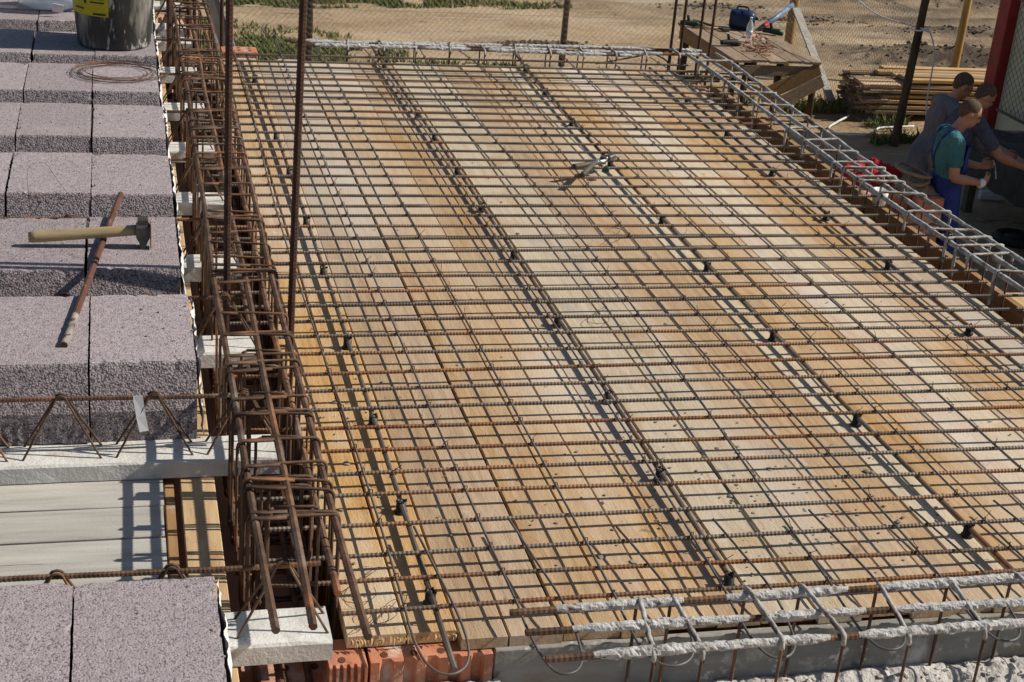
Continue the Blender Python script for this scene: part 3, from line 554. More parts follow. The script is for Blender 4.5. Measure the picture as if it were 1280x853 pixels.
for i, pts in enumerate(T_PX):
    P = fitline(pts, ZT, 4, 2.47, 7.3+rs(-.05, .12), 46) if i < 7 else fitline(pts, ZT, 3, 2.47, 7.25, 46)
    TW.append(P); P = P[::-1]
    e = P[-1]; d = P[-1]-P[-4]; d /= np.linalg.norm(d); sd = np.array([1.0, .05, 0]) ; wd = .10+rs(-.012, .02); dn = np.array([0, 0, -1.0])*(.012 if i < 1 else .03)
    hk = [e+d*.06+dn*.2, e+d*.14+dn*.6+sd*.008, e+d*.185+dn+sd*wd*.3, e+d*.195+dn+sd*wd*.62, e+d*.165+dn+sd*wd*.93, e+d*.10+dn*.7+sd*wd*1.05, e+d*.0+sd*wd*1.0, e-d*.16+sd*wd*.86, e-d*(.30+rs(-.03, .05))+sd*wd*.72]
    Q = np.vstack([P, catmull([e]+hk, .012)[1:]])
    mb = MB(); mb.tube(Q, .0027, 6); mb.build('long_wire', 'wire', rm)
# tie wires at the crossings
mb = MB()
for P in TW+SL:
    z = P[0][2]
    for ym, xm, sl_ in XB:
        if not P[:, 1].min() < ym < P[:, 1].max(): continue
        xx = np.interp(ym, P[:, 1], P[:, 0]); yy = ym+sl_*(xx-xm)
        if rng.random() < .12: continue
        a = rs(.6, 1.0); d = np.array([math.cos(a), math.sin(a), 0]); n_ = np.array([-d[1], d[0], 0])
        c = np.array([xx, yy, (z+ZX)/2]); hz = .0105
        loop = [c-d*.010+np.array([0, 0, -.004]), c-d*.008+np.array([0, 0, hz*.7]), c+np.array([0, 0, hz]), c+d*.008+np.array([0, 0, hz*.7]), c+d*.010+np.array([0, 0, -.004])]
        mb.tube(loop, .0013, 4, smooth=False)
        if rng.random() < .45:
            e = c+np.array([rs(-.02, .02), rs(-.012, .018), hz+rs(.004, .02)]); mb.tube([c+np.array([0, 0, hz]), (c+e)/2+np.array([rs(-.004, .004), 0, .004]), e], .0009, 3, smooth=False)
mb.build('tie_wires', 'rebar_dark', rm, 'stuff')
mb = MB()     # snarls of loose tying wire left on the near boards
for cx, cy, rr in [(.455, 2.62, .05), (.49, 2.52, .03), (.445, 2.5, .025), (1.36, 4.0, .05), (1.62, 4.7, .06)]:
    t = np.linspace(0, 9, 60); ph = rs(0, 6)
    mb.tube(np.stack([cx+rr*np.sin(t*1.1+ph)*(.5+.5*np.sin(t*.37)), cy+rr*1.3*np.cos(t*.83+ph), .006+.008*np.abs(np.sin(t*.7))], 1), .0008, 3, smooth=False)
mb.build('loose_tying_wire', 'rebar_dark', rm, 'stuff')

# ------------------------------------------------------------------ reinforcement cages
def cage(name, label, axis, u_top, w0, w1, zt, zb, stirrups, r=.0075, rs_=.004, mat_='rebar_rust', smat='rebar_rust', crust=0.0, u_fn=None, ends=None, u_bot=None, extra_mid=(), sag=.006, inner=()):
    """u = across, w = along (axis 'Y': x=u, y=w; axis 'X': x=w, y=u)"""
    t = thing(name, label, 'rebar cage')
    X = (lambda u, w_, z: (u, w_, z)) if axis == 'Y' else (lambda u, w_, z: (w_, u, z))
    def longbar(u, z, a, b, m, crusty):
        ph = rs(0, 6.28); ww = np.linspace(a, b, 50)
        P = [X(u+(u_fn(x_) if u_fn else 0)+.004*math.sin(x_*1.7+ph)+.002*math.sin(x_*5+ph), x_, z+sag*math.sin(x_*2.3+ph)) for x_ in ww]
        mb = MB(); mb.bar(P, r, 7, .0105, .13); o = mb.build('longitudinal_bar', m, t)
        if crusty:
            segs = []; q = a+(.09 if crust < 2 else 0)
            while q < b:
                L = rs(.14, .5) if crust < 2 else rs(.5, 1.6); segs.append((q, min(b, q+L))); q += L+rs(.01, .09)
            mb = MB(); PP = np.array(P)
            k = 1 if axis == 'Y' else 0
            for s0, s1 in segs:
                n_ = max(4, int((s1-s0)/(.0048 if crust < 2 else .016))); tt = np.linspace(s0, s1, n_)
                C = np.stack([np.interp(tt, ww, PP[:, j]) for j in range(3)], 1)
                rr = np.array([[r+(.0020 if crust < 2 else .0015)+(.0054 if crust < 2 else .0030)*(mnoise.noise(Vector((w_*70, j*1.1, u*50)))+.35)+.0025*mnoise.noise(Vector((w_*190, j*2.3, u*90))) for j in range(11)] for w_ in tt])
                tp = np.clip(np.minimum(np.arange(n_), np.arange(n_)[::-1])/9., 0, 1); rr = r*.96+(rr-r*.96)*(tp[:, None]*(.75+.5*np.array([mnoise.noise(Vector((w_*11, u*40, 3))) for w_ in tt]))[:, None])
                C[:, 2] += .0012
                mb.tube(C, rr, 11, smooth=(crust >= 2))
            mb.build('mortar_crust', 'mortar' if crust < 2 else 'mortar_bar', o)
    for i, u in enumerate(u_top):
        a, b = (w0, w1) if not ends else ends[i]
        longbar(u, zt-rs_-r, a, b, mat_, crust > 0)
    for u in (u_bot if u_bot is not None else (u_top[0], u_top[-1])): longbar(u, zb+rs_+r, w0+.03, w1, mat_, False)
    for (u, z) in extra_mid: longbar(u, z, w0+rs(.15, .35), w1, mat_, False)
    ul, ur = u_top[0]-r-rs_, u_top[-1]+r+rs_
    for sp in stirrups:
        w_ = sp+rs(-.004, .004); sk = rs(-.03, .03); lift = rs(-.008, .004); f = u_fn(w_) if u_fn else 0
        c = .014; L, R_, T, B = ul+f, ur+f, zt+lift, zb+lift
        pts = []
        hk = rs(.05, .09)
        pts.append((L+hk*rs(.8, 1.6), T+.001, -.55)); pts.append((L+c+.012, T+.0005, -.45))
        for (cx, cz, a0) in ((L+c, T-c, 90), (L+c, B+c, 180), (R_-c, B+c, 270), (R_-c, T-c, 0)):
            for a in (0, 30, 60, 90): pts.append((cx+c*math.cos(R(a0+a)), cz+c*math.sin(R(a0+a)), 0))
        pts.append((L+c+.05, T+.001, .3)); pts.append((L+c*.9, T-.0005, .5)); pts.append((L+.0012, T-c*1.2, .55)); pts.append((L+.002, T-.03, .55))
        n_ = len(pts)
        path = [X(p_[0], w_+sk*((p_[0]-L)/(R_-L)-.5)+p_[2]*rs_*2.1, p_[1]) for p_ in pts]
        mb = MB(); mb.tube(path, rs_, 6, hint=(.3, .5, .7)); so2 = mb.build('stirrup', smat, t)
        if crust:
            drop = .02 if crust < 2 else rs(.03, .14)
            Q = catmull([X(L, w_-sk*.5, T-drop), X(L, w_-sk*.5, T-.012), X(L+.012, w_-sk*.5, T), X((L+R_)/2, w_, T), X(R_-.012, w_+sk*.5, T), X(R_, w_+sk*.5, T-.012), X(R_, w_+sk*.5, T-drop*.8)], .005)
            mb = MB(); mb.tube(Q, np.array([[rs_*1.02+max(0, .0016+.0022*mnoise.noise(Vector((i*.5, j*1.3, sp*9)))) for j in range(7)] for i in range(len(Q))]), 7); mb.build('mortar_crust', 'mortar_bar', so2)
    for sp in inner:
        w_ = sp+rs(.006, .012); f = u_fn(w_) if u_fn else 0; L, R_ = u_top[0]+.028+f+rs(-.01, .01), u_top[-1]-.028+f+rs(-.012, .012); T, B = zt-rs(.0, .007), zb+rs(0, .02); c = .012; pts = []
        for (cx, cz, a0) in ((L+c, T-c, 90), (L+c, B+c, 180), (R_-c, B+c, 270), (R_-c, T-c, 0)):
            for a in (0, 45, 90): pts.append(X(cx+c*math.cos(R(a0+a)), w_, cz+c*math.sin(R(a0+a))))
        pts.append(X(L+c, w_+.004, T)); mb = MB(); mb.tube(pts, rs_, 6, hint=(.3, .5, .7)); mb.build('inner_stirrup', smat, t)
    return t
ST_PX = [(8, 262), (14, 263), (22, 265), (25, 266), (37, 268), (52, 272), (63, 275), (67, 276), (74, 278), (80, 280), (92, 282), (96, 283), (101, 284), (118, 288), (142, 293), (152, 296), (163, 298), (174, 300), (184, 302), (199, 306), (214, 310), (233, 314), (245, 317), (265, 322),
         (278, 325), (293, 329), (307, 334), (322, 338), (338, 342), (346, 344), (352, 346), (393, 356), (420, 363), (443, 368), (461, 373), (497, 381), (519, 386), (551, 393), (582, 399), (610, 404), (645, 411)]
ys_ = sorted(at(x_, y_, .205)[1] for y_, x_ in ST_PX)
ys_ += [y+.018 for y in ys_[::4]]+[y+.03 for y in ys_[1::5]]
cage('rebar_cage', 'tall rust-brown rebar cage standing between the block ceiling and the plank deck', 'Y', (.235, .308, .387), 2.19, 8.6, .212, -.115, ys_, .0072, .0034,
     ends=((2.20, 8.6), (2.205, 8.6), (2.165, 8.6)), u_fn=lambda y: .0035*(y-3.4) if y > 3.4 else 0.0, u_bot=(.235, .285, .34, .387), extra_mid=((.386, .075), (.345, -.03), (.27, -.05)), inner=[y for y in ys_ if y < 3.4]+ys_[24::3])
cage('rebar_cage', 'low rebar cage with mortar-crusted top bars in front of the plank ends', 'X', (2.235, 2.318, 2.40), .70, 2.95, .088, -.165,
     [.948, 1.033, 1.195, 1.313, 1.472, 1.629, 1.80, 1.97, 2.15, 2.33, 2.5, 2.7], .0066, .0034, crust=1, smat='rebar_rust', ends=((.733, 2.95), (.716, 2.95), (.705, 2.95)), sag=.003)
cage('rebar_cage', 'long grey mortar-coated rebar cage along the deck side by the workers', 'Y', (2.738, 2.815, 2.893), 2.46, 7.2, .088, -.20, [2.6, 2.8, 3.0, 3.2, 3.4, 3.58, 3.75, 3.93, 4.12, 4.30, 4.377, 4.45, 4.547, 4.727, 4.93, 5.09, 5.15, 5.254, 5.359, 5.5, 5.66, 5.84, 6.0, 6.2, 6.4, 6.6, 6.8, 7.0], .0066, .0036, crust=2, smat='rebar_rust', mat_='mortar_bar',
     u_fn=lambda y: -.012+.035*((y-5.3)/1.6)**2 if 3.7 < y < 6.9 else .022, sag=.005)
cage('rebar_cage', 'whitened rebar cage lying across the far end of the deck, partly bare rust', 'X', (7.145, 7.20, 7.262), .78, 2.86, .085, -.10, list(np.arange(1.05, 2.85, .165)), .0066, .0034, crust=1, smat='rebar_rust', sag=.004,
     ends=((.80, 2.45), (.78, 2.86), (.76, 2.86)))
# bent starter bar arching beside the far cage corner
mb = MB(); mb.bar(catmull([at(745, 80, .03), at(800, 70, .05), at(812, 66, .06), at(830, 74, .04), at(838, 82, .02)], .01), .004, 6); tag(mb.build('bent_bar', 'rebar_rust'), 'thin rust-brown bar bent in an arch at the far deck corner', 'rebar')

# standing starter bars
def starter(label, px, z0, z1, r, m='rebar_dark', lean=(0, 0), zp=0.0):
    b = at(*px, zp); mb = MB()
    P = [(0, 0, z0), (lean[0]*.4, lean[1]*.4, z0+(z1-z0)*.5), (lean[0], lean[1], z1)]
    mb.bar(catmull(P, .05), r, 8, .011, .1)
    o = mb.build('starter_bar', m); o.location = (b[0], b[1], 0); tag(o, label, 'rebar', 'upright starter bars')
starter('upright rusty starter bar standing on the deck side of the brown cage', (363, 390), -.15, 1.5, .0095, zp=.1, lean=(.02, 0))
starter('upright rusty starter bar rising inside the brown cage beside the block edge', (283, 415), -.15, 1.5, .009, zp=.05)
starter('upright thin starter bar at the far end of the brown cage, nearest the leaning plank', (277, 58), -.15, 1.2, .0085)
starter('upright starter bar in the middle of the far cage end, block-side one of a pair', (235, 60), -.15, 1.2, .007)
starter('upright starter bar in the middle of the far cage end, deck-side one of a pair', (243, 52), -.15, 1.2, .0085)
starter('thick dark starter bar at the block-side corner of the far cage end', (211.5, 83), -.15, 1.2, .011)
for lb, p in (('upright starter bar at the far deck corner, farthest from the timber bench', (836, 80)), ('upright starter bar at the far deck corner, second from the crossbar end', (848, 83)),
              ('upright starter bar just beyond the far cage, between bench and deck corner', (873, 62)), ('upright starter bar nearest the timber bench beyond the grey cage', (886, 70))):
    starter(lb, p, -.2, 1.2, .0075, 'rebar_dark', zp=0)

# ------------------------------------------------------------------ truss beams
def beam_meshes():
    mb = MB(); xs = np.linspace(-1.4, 0, 24); rows = []
    for i, x in enumerate(xs):
        e = lambda: rs(-.0012, .0012)
        rows.append([(x, 0+e(), .001), (x, .12+e(), .001), (x, .12+e(), .038), (x, .117, .043+e()), (x, .06, .0435+e()), (x, .004, .043+e()), (x, 0+e(), .038)])
    mb.loft(rows, True, False); foot = mb.mesh('concrete_foot', 'concrete')
    mb = MB(); t = np.linspace(-1.4, -.02, 40); mb.bar(np.stack([t, (.06+.0015*np.sin(t*7)), .176+.001*np.sin(t*9)], 1), .0050, 7, .008, .14); chord = mb.mesh('top_chord', 'rebar_rust')
    mb = MB(); p = -.09; zs = []
    while p > -1.3: zs.append(p); p -= .200
    dg = []
    for s_ in (-1, 1):
        for a in zs:
            mb2 = MB(); y0 = .06+s_*.034
            mb2.tube(catmull([(a+.088, y0, .035), (a+.02, .06+s_*.010, .160), (a+.008, .06+s_*.006, .1835), (a-.008, .06+s_*.006, .1835), (a-.02, .06+s_*.010, .160), (a-.088, y0, .035)], .02), .0027, 6); dg.append(mb2.mesh('lattice_wire', 'rebar_rust'))
    return foot, chord, dg
FOOT, CHORD, DIAG = beam_meshes()
BEAM_END = [.366, .352, .345, .34, .335, .335, .33, .33, .33, .33, .33]
BLAB = ['nearest the corner brick, its square end bare below the cage bars', 'crossing the open bay behind the grey shutter boards, with a paper tag']+['under the block rows, %s one beyond the open bay' % ORD[i] for i in range(9)]
beams = []
for i, y in enumerate(BEAM_Y):
    t = thing('truss_beam', 'white concrete beam with lattice girder '+BLAB[i], 'beam', 'ceiling beams in a row', (BEAM_END[i], y, 0)); beams.append(t)
    link('concrete_foot', FOOT, t); link('top_chord', CHORD, t)
    for d in DIAG: link('lattice_wire', d, t)
mb = MB(); q = np.array([[0, 0, 0], [.021, -.002, .001], [.027, -.012, -.045], [.033, -.018, -.078], [.013, -.020, -.080], [.006, -.012, -.045]])
mb.add(np.vstack([q, q+np.array([0, .001, 0])]), [(0, 1, 2, 5), (5, 2, 3, 4), (11, 8, 7, 6), (10, 9, 8, 11), (0, 6, 7, 1), (1, 7, 8, 2), (2, 8, 9, 3), (3, 9, 10, 4), (4, 10, 11, 5), (5, 11, 6, 0)])
tagp = mb.build('paper_tag', 'paper', beams[1]); c_ = at(166, 491, .182); tagp.location = (c_[0]-BEAM_END[1], .0545, .1815); tagp['label'] = 'white paper tag hanging from the girder'

# ------------------------------------------------------------------ ceiling blocks
ZB0, ZB1 = .0445, .22
def block_mesh(seed, right_end):
    """porous infill block: 0.236 along x, 0.505 along y at the foot, sloped shoulders; y measured from the foot's front"""
    g = random.Random(seed); L = .2365; mb = MB()
    pf = [(.0, ZB0), (.0, .118), (.045, .216), (.050, ZB1), (.455, ZB1), (.460, .216), (.505, .118), (.505, ZB0)]
    prof = []; mids = []
    for (a, b) in zip(pf[:-1], pf[1:]):
        d = math.hypot(b[0]-a[0], b[1]-a[1]); n_ = max(1, int(d/.0125))
        for k in range(n_):
            prof.append((a[0]+(b[0]-a[0])*k/n_, a[1]+(b[1]-a[1])*k/n_)); top = (a[1] == ZB1 and b[1] == ZB1); mids.append(0 if top else 1)
    prof.append(pf[-1]); mids.append(1); nx_ = 20; V = []
    for i in range(nx_+1):
        x_ = L*i/nx_
        for (y_, z_) in prof:
            n1 = mnoise.noise(Vector((x_*95+seed*7, y_*95, z_*95)))+.8*mnoise.noise(Vector((x_*210+seed*7, y_*210, z_*210)))
            rough = .0018 if z_ < ZB1-.004 else .0005
            edge = (.0022*abs(mnoise.noise(Vector((y_*120, z_*120, seed+i*0.0+3)))) if i in (0, nx_) else 0)
            if z_ > .2 and (i in (0, nx_) or y_ < .06 or y_ > .445):
                ch = max(0, mnoise.noise(Vector((x_*34+seed*3, y_*34, seed)))-.18)*.016
                if i in (0, nx_): ch *= 1.4
                z_ -= ch; edge += ch*.5*(i in (0, nx_))
            V.append((x_+(edge if i == 0 else -edge), y_+(rough*n1 if z_ < ZB1-.004 else .0003*n1)-(.0), z_+rough*n1*.6))
    m = len(prof)
    F = [(i*m+j, (i+1)*m+j, (i+1)*m+j+1, i*m+j+1) for i in range(nx_) for j in range(m-1)]; V = np.array(V)
    mb.v.append(V)
    for i in range(nx_):
        for j in range(m-1):
            mb.f.append([i*m+j, (i+1)*m+j, (i+1)*m+j+1, i*m+j+1]); mb.sm.append(False); mb.mi.append(mids[j])
    mb.f.append(list(range(m))); mb.sm.append(False); mb.mi.append(1)
    mb.f.append([nx_*m+j for j in range(m-1, -1, -1)]); mb.sm.append(False); mb.mi.append(1)
    mb.n = len(V)
    return mb.mesh('ceiling_block', ['block', 'block_rough'])
BLK = [block_mesh(s, False) for s in range(5)]
def end_mortar(seed):
    mb = MB(); V = []; g = random.Random(seed); ny, nz = 34, 14
    for k in range(nz+1):
        for j in range(ny+1):
            z_ = ZB0+.004+(ZB1-.006-ZB0)*k/nz; lo, hi = (0.003, .502) if z_ < .118 else (.045*(z_-.118)/.098+.003, .505-.045*(z_-.118)/.098-.003)
            y_ = lo+(hi-lo)*j/ny; e = .006+.010*(ZB1-z_)/.17+.010*mnoise.noise(Vector((y_*14+seed*5, z_*14, seed)))+.006*mnoise.noise(Vector((y_*45, z_*45, seed)))
            V.append((max(.0006, e), y_, z_))
    mb.add(V, [(k*(ny+1)+j, k*(ny+1)+j+1, (k+1)*(ny+1)+j+1, (k+1)*(ny+1)+j) for k in range(nz) for j in range(ny)])
    return mb.mesh('mortar_face', 'white_mortar')
EM = [end_mortar(s) for s in range(3)]
rows = [(0, 1.895, .148)]+[(i-1, y+.106, e) for i, y, e in zip(range(2, 11), BEAM_Y[1:8]+[BEAM_Y[9], BEAM_Y[10]], (.160, .146, .150, .148, .142, .146, .146, .146, .146))]
COLN = ['beside the cage', 'second from cage', 'third from cage', 'fourth from cage', 'fifth from cage']
for ri, yf, xe in rows:
    where = 'row before the open bay' if ri == 0 else '%s row behind open bay' % ORD[ri-1]
    for c in range(5):
        xr = xe-c*.2405+(rs(-.003, .003) if c else 0)
        o = link('ceiling_block', BLK[(ri*2+c*3) % 5]); o.location = (xr-.2365, yf+rs(-.006, .006)*(c > 0)-(.012 if (ri == 1 and c == 1) else 0), rs(-.001, .003)+.0005); o.rotation_euler = (0, 0, rs(-.006, .006))
        tag(o, 'mauve-grey porous block, %s, %s' % (COLN[c], where), 'block', 'infill blocks of the ceiling')
        if c == 0:
            e = link('mortar_face', EM[ri % 3], o); e.location = (.2365, 0, 0); e['label'] = 'white mortar on the open end'

mb = MB()
for k in range(260):
    ri, yf, xe = rows[rng.randrange(len(rows))]; x_ = xe-rs(0, .7)**1.3; y_ = yf+.05+rs(.005, .395); v, f = lumpy(0, rs(.0012, .0042), 300+k, .6); mb.add(v+np.array([x_, y_, ZB1+.002]), f)
o = mb.build('mortar_crumbs', 'crumb', None, 'stuff'); o['label'] = 'scattered crumbs of mortar on the block tops'; o['category'] = 'crumbs'
# shutter boards below the open bay and the long plate plank
sh = thing('shutter_boards', 'grey weathered shutter boards under the open bay between beams', 'formwork')
for i in range(11):
    y = 1.96+i*.131; mb = MB(); wd = .127+rs(-.003, .002)
    rows_ = []
    for k in range(15):
        x_ = -1.4+1.478*k/14; e = rs(-.0012, .0012); rows_.append([(x_, e, -.026), (x_, wd+e, -.026), (x_, wd+e, -.003), (x_, wd-.002+e, -.0012), (x_, .002+e, -.0012), (x_, e, -.003)])
    mb.loft(rows_, True, False); o = mb.build('plank', 'wood_grey', sh); o.location = (rs(-.003, .003), y, rs(-.004, 0))
mb = MB(); mb.box((.092, 4.9, -.05), (.022, 7.4, .07), bev=.002); tag(mb.build('timber_batten', 'plank_brown'), 'thin brown timber batten on edge beside the long plate plank', 'timber')
mb = MB(); mb.box((.154, 4.9, -.02), (.076, 7.6, .036), bev=.002); tag(mb.build('plate_plank', 'plank'), 'long light plank under the beam ends beside the brown cage', 'timber')

# ------------------------------------------------------------------ tools and loose things on the slab and blocks
# hammer lying across the blocks
ham = thing('hammer', 'wooden-handled hammer lying on the blocks across a short rusty bar', 'hammer')
hd = at(178, 300, .25); hA, hB = at(36, 297, .245), at(172, 288, .268); d = hB-hA; Ln = np.linalg.norm(d)
mb = MB(); P = [hA+d*t for t in np.linspace(0, 1.0, 16)]; rr = np.array([[.0155*(1-.1*t)*(1.12 if j % 4 in (0,) else 1) for j in range(12)] for t in np.linspace(0, 1, 16)]); rr[0] *= .86; mb.tube(P, rr, 12); mb.build('handle', 'handle_wood', ham)
c = np.array([hB[0]+.014, hB[1]-.008, 0]); mb = MB()
# head: square poll standing on the block, tapering to a wedge below
mb.loft([[(c[0]+sx*a, c[1]+sy*b, z) for sx, sy in ((-1, -1), (1, -1), (1, 1), (-1, 1))] for z, a, b in ((.2215, .005, .018), (.242, .011, .019), (.256, .0185, .020), (.283, .0185, .020), (.29, .014, .016), (.303, .014, .016), (.307, .012, .014))], True, False)
mb.build('head', 'iron', ham)
mb = MB(); mb.box((c[0]+.020, c[1]-.005, .26), (.003, .032, .07), bev=.0008); mb.build('cheek_plate', 'iron_rust', ham)
mb = MB(); a, b = at(151, 243, .236), at(80, 432, .228); P = catmull([a, a*.55+b*.45+np.array([0, 0, .001]), b], .02); mb.bar(P, .0085, 8, .012, .05)
o = mb.build('short_bar', 'rod_red'); tag(o, 'short rust-red bar lying under the hammer across two block rows', 'rebar')
mb = MB(); q = [b+(a-b)*t for t in np.linspace(0.002, .16, 12)]; mb.tube(q, np.array([[.0092+.0022*mnoise.noise(Vector((i*.8, j, 1))) for j in range(8)] for i in range(12)]), 8); mb.build('mortar_crust', 'crumb', o)
# coil of binding wire
mb = MB(); c = at(146, 92, .222); t = np.linspace(0, 2*math.pi*9, 420)
ex, ey = .145, .15
P = np.stack([c[0]+(ex+.022*np.sin(t*.31)+.012*np.sin(t*.13+1))*np.cos(t)+.02*np.sin(t*.17), c[1]+(ey*.9+.03*np.sin(t*.23+2))*np.sin(t), .2235+.006*(1+np.sin(t*.41))], 1)
mb.tube(P, .0011, 4, smooth=False); tag(mb.build('wire_coil', 'rebar_rust'), 'loose coil of thin rusty binding wire lying before the bucket', 'wire')
mb = MB(); P = [at(*p, .2225) for p in ((38, 262), (34, 220), (40, 206), (52, 204), (60, 208), (72, 226), (85, 242), (92, 246), (104, 250))]; mb.tube(catmull(P, .01), .0009, 4, smooth=False)
P = [at(*p, .2225) for p in ((10, 248), (18, 241), (28, 240), (36, 246), (50, 245), (62, 243), (72, 247))]; mb.tube(catmull(P, .01), .0009, 4, smooth=False)
tag(mb.build('wire_offcut', 'rebar_dark'), 'thin curled wire offcut lying on a block beyond the hammer', 'wire')
# bucket
bk = at(143, 65, .222); bx, by = bk[0], bk[1]+.147
bu = thing('bucket', 'black mortar-smeared plastic bucket with yellow label on the blocks', 'bucket', None, (bx, by, .2225))
mb = MB(); prof = [(.136, 0), (.143, .004), (.145, .012)]+[(.145+.027*k/10, .012+.33*k/10) for k in range(1, 10)]+[(.172, .335), (.178, .338), (.178, .352), (.170, .352), (.166, .335), (.14, .02)]
mb.lathe(prof, n=40); mb.build('body', 'bucket', bu)
def patch(a0, a1, z0, z1, dr, n=14, nzz=5):
    V = []
    for k in range(nzz+1):
        for j in range(n+1):
            z = z0+(z1-z0)*k/nzz; a = a0+(a1-a0)*j/n; r_ = .1455+.027*(z-.012)/.33+dr; V.append((r_*math.cos(a), r_*math.sin(a), z))
    return V, [(k*(n+1)+j, k*(n+1)+j+1, (k+1)*(n+1)+j+1, (k+1)*(n+1)+j) for k in range(nzz) for j in range(n)]
mb = MB(); mb.add(*patch(R(186), R(263), .138, .30, .0018), True); lab = mb.build('label', 'label_yellow', bu)
mb = MB()
for (a0, a1, z0, z1) in [(240, 259, .143, .151), (205, 212, .19, .28), (216, 221, .205, .29), (226, 230, .185, .27), (236, 257, .19, .196), (236, 257, .205, .21), (236, 255, .22, .225), (236, 257, .236, .241), (205, 225, .16, .166), (236, 250, .252, .257)]: mb.add(*patch(R(a0), R(a1), z0, z1, .0026, 5, 2), True)
mb.build('print', 'label_print', lab)
mb = MB(); mb.tube([(.176*math.cos(t), .176*math.sin(t), .33-.05*math.sin(t*1.0)) for t in np.linspace(0, math.pi, 24)], .003, 6); mb.build('bail', 'iron', bu)
# crumpled clear bag next to it
cb = at(62, 20, .222); mb = MB(); g = random.Random(4); V = []; nu, nv = 26, 14
for k in range(nv+1):
    for j in range(nu):
        a = 2*math.pi*j/nu; ph = math.pi*k/nv*.93; r_ = .155*math.sin(ph)**.7*(1+.22*mnoise.noise(Vector((math.cos(a)*2, math.sin(a)*2, k*.4)))+.1*mnoise.noise(Vector((math.cos(a)*6, math.sin(a)*6, k*1.1))))
        V.append((cb[0]+r_*math.cos(a)*1.1, cb[1]+.14+r_*math.sin(a)*.8, .2235+.13*(1-math.cos(ph))/2*1.3))
mb.add(V, [(k*nu+j, k*nu+(j+1) % nu, (k+1)*nu+(j+1) % nu, (k+1)*nu+j) for k in range(nv) for j in range(nu)], True)
o = tag(mb.build('plastic_bag', 'clear_blue'), 'crumpled clear plastic bag with a small tag lying behind the bucket', 'bag')
mb = MB(); lt = at(72, 10, .27); mb.box((lt[0], lt[1]+.03, .262), (.045, .002, .04), axes((1, -.1, -.15), (0, -.4, 1))); mb.build('tag', 'paper', o)
# bolt cutters resting on the mesh
bc = thing('bolt_cutter', 'olive-handled bolt cutters lying open on the rebar mesh', 'bolt cutter')
hz = ZT+.018; pv = at(754, 200, hz)
for (end, bend) in (((717, 208.5), .012), ((728, 219), -.012)):
    e = at(*end, hz); e[2] = hz; d = e-pv; nrm = np.array([-d[1], d[0], 0])/np.linalg.norm(d)
    P = catmull([pv+d*.16+nrm*bend*.5, pv+d*.4+nrm*bend, e], .01); mb = MB(); mb.tube(P, np.interp(np.linspace(0, 1, len(P)), [0, .12, .3, 1], [.006, .007, .0095, .0105]), 10); mb.build('handle', 'olive', bc)
    mb = MB(); Q = [pv+d*.2+nrm*bend*.6, pv+d*.08+nrm*bend*1.1, pv-d*.06+nrm*bend*.3, pv-d*.14-nrm*bend*.5]; mb.tube(catmull(Q, .006), np.linspace(.008, .0065, len(catmull(Q, .006))), 8); mb.build('blade', 'steel', bc)
mb = MB(); mb.lathe([(.013, -.014), (.013, .014)], pv, 12, False); mb.build('pivot', 'iron', bc)
dd = (pv-at(722, 213, hz)); dd /= np.linalg.norm(dd); mb = MB(); mb.box(pv+dd*.055, (.05, .028, .02), axes(dd), .004); mb.build('jaw', 'iron', bc)
mb = MB(); cc = pv+np.array([-.005, -.06, -.02]); v, f = lumpy(0, .018, 77, .9); mb.add(v+cc, f); mb.build('stop', 'green_tool', bc)

# leaning board beyond the far corner of the brown cage
mb = MB(); ax = axes((-.33, .06, 1), (0, -1, 0.1)); base = np.array([.535, 7.50, -.10])
mb.box(base+ax[:, 0]*.75, (1.7, .066, .018), ax, .001)
lbd = tag(mb.build('leaning_board', 'galv'), 'narrow grey board with white edges leaning behind the far cage end', 'board')
for s_ in (-1, 1):
    mb = MB(); mb.box(base+ax[:, 0]*.75+ax[:, 1]*s_*.0365, (1.7, .007, .024), ax); mb.build('edge_strip', 'white_plastic', lbd)

# ------------------------------------------------------------------ yard: bench, tools, timber, fence, hut
def post(name, label, x, y, h, r, m, lean=(0, 0), group=None, cat='post', z0=GZ-.2):
    mb = MB(); P = catmull([(0, 0, 0), (lean[0]*.5+rs(-.01, .01), lean[1]*.5+rs(-.01, .01), h*.5), (lean[0], lean[1], h)], .12)
    rr = np.array([[r*(1-.18*i/len(P))*(1+.10*mnoise.noise(Vector((math.cos(j)*1.5, math.sin(j)*1.5, i*.9+x)))) for j in np.arange(9)*.698] for i in range(len(P))])
    mb.tube(P, rr, 9); o = mb.build(name, m); o.location = (x, y, z0)
    if label: tag(o, label, cat, group)
    return o
TZ = GZ+.75
bench = thing('work_bench', 'rough timber bench of brown planks standing by the wire fence', 'bench', None, (7.82, 18.3, GZ))
for i in range(5):
    mb = MB(); w_ = .225; mb.box((0, 0, 0), (w_-.006, 2.1+rs(-.1, .08), .032), bev=.003); o = mb.build('plank', 'wood_old', bench); o.location = (-.475+i*.232, rs(-.03, .03), .735); o.rotation_euler = (0, 0, rs(-.008, .008))
for (x_, y_) in ((-.5, -.9), (-.3, -.75), (.1, -.85), (.53, -.98), (-.5, .9), (.5, .9)):
    mb = MB(); mb.tube([(x_, y_, -.1), (x_+rs(-.02, .02), y_+rs(-.02, .02), .35), (x_+rs(-.02, .02), y_, .72)], .045, 8); mb.build('leg', 'bark', bench)
mb = MB(); mb.box((0, -.99, .62), (1.1, .03, .12), bev=.003); mb.build('apron', 'wood_old', bench)
mb = MB(); mb.box((-.555, 0, .63), (.03, 2.0, .16), bev=.003); mb.build('side_rail', 'plank_brown', bench)
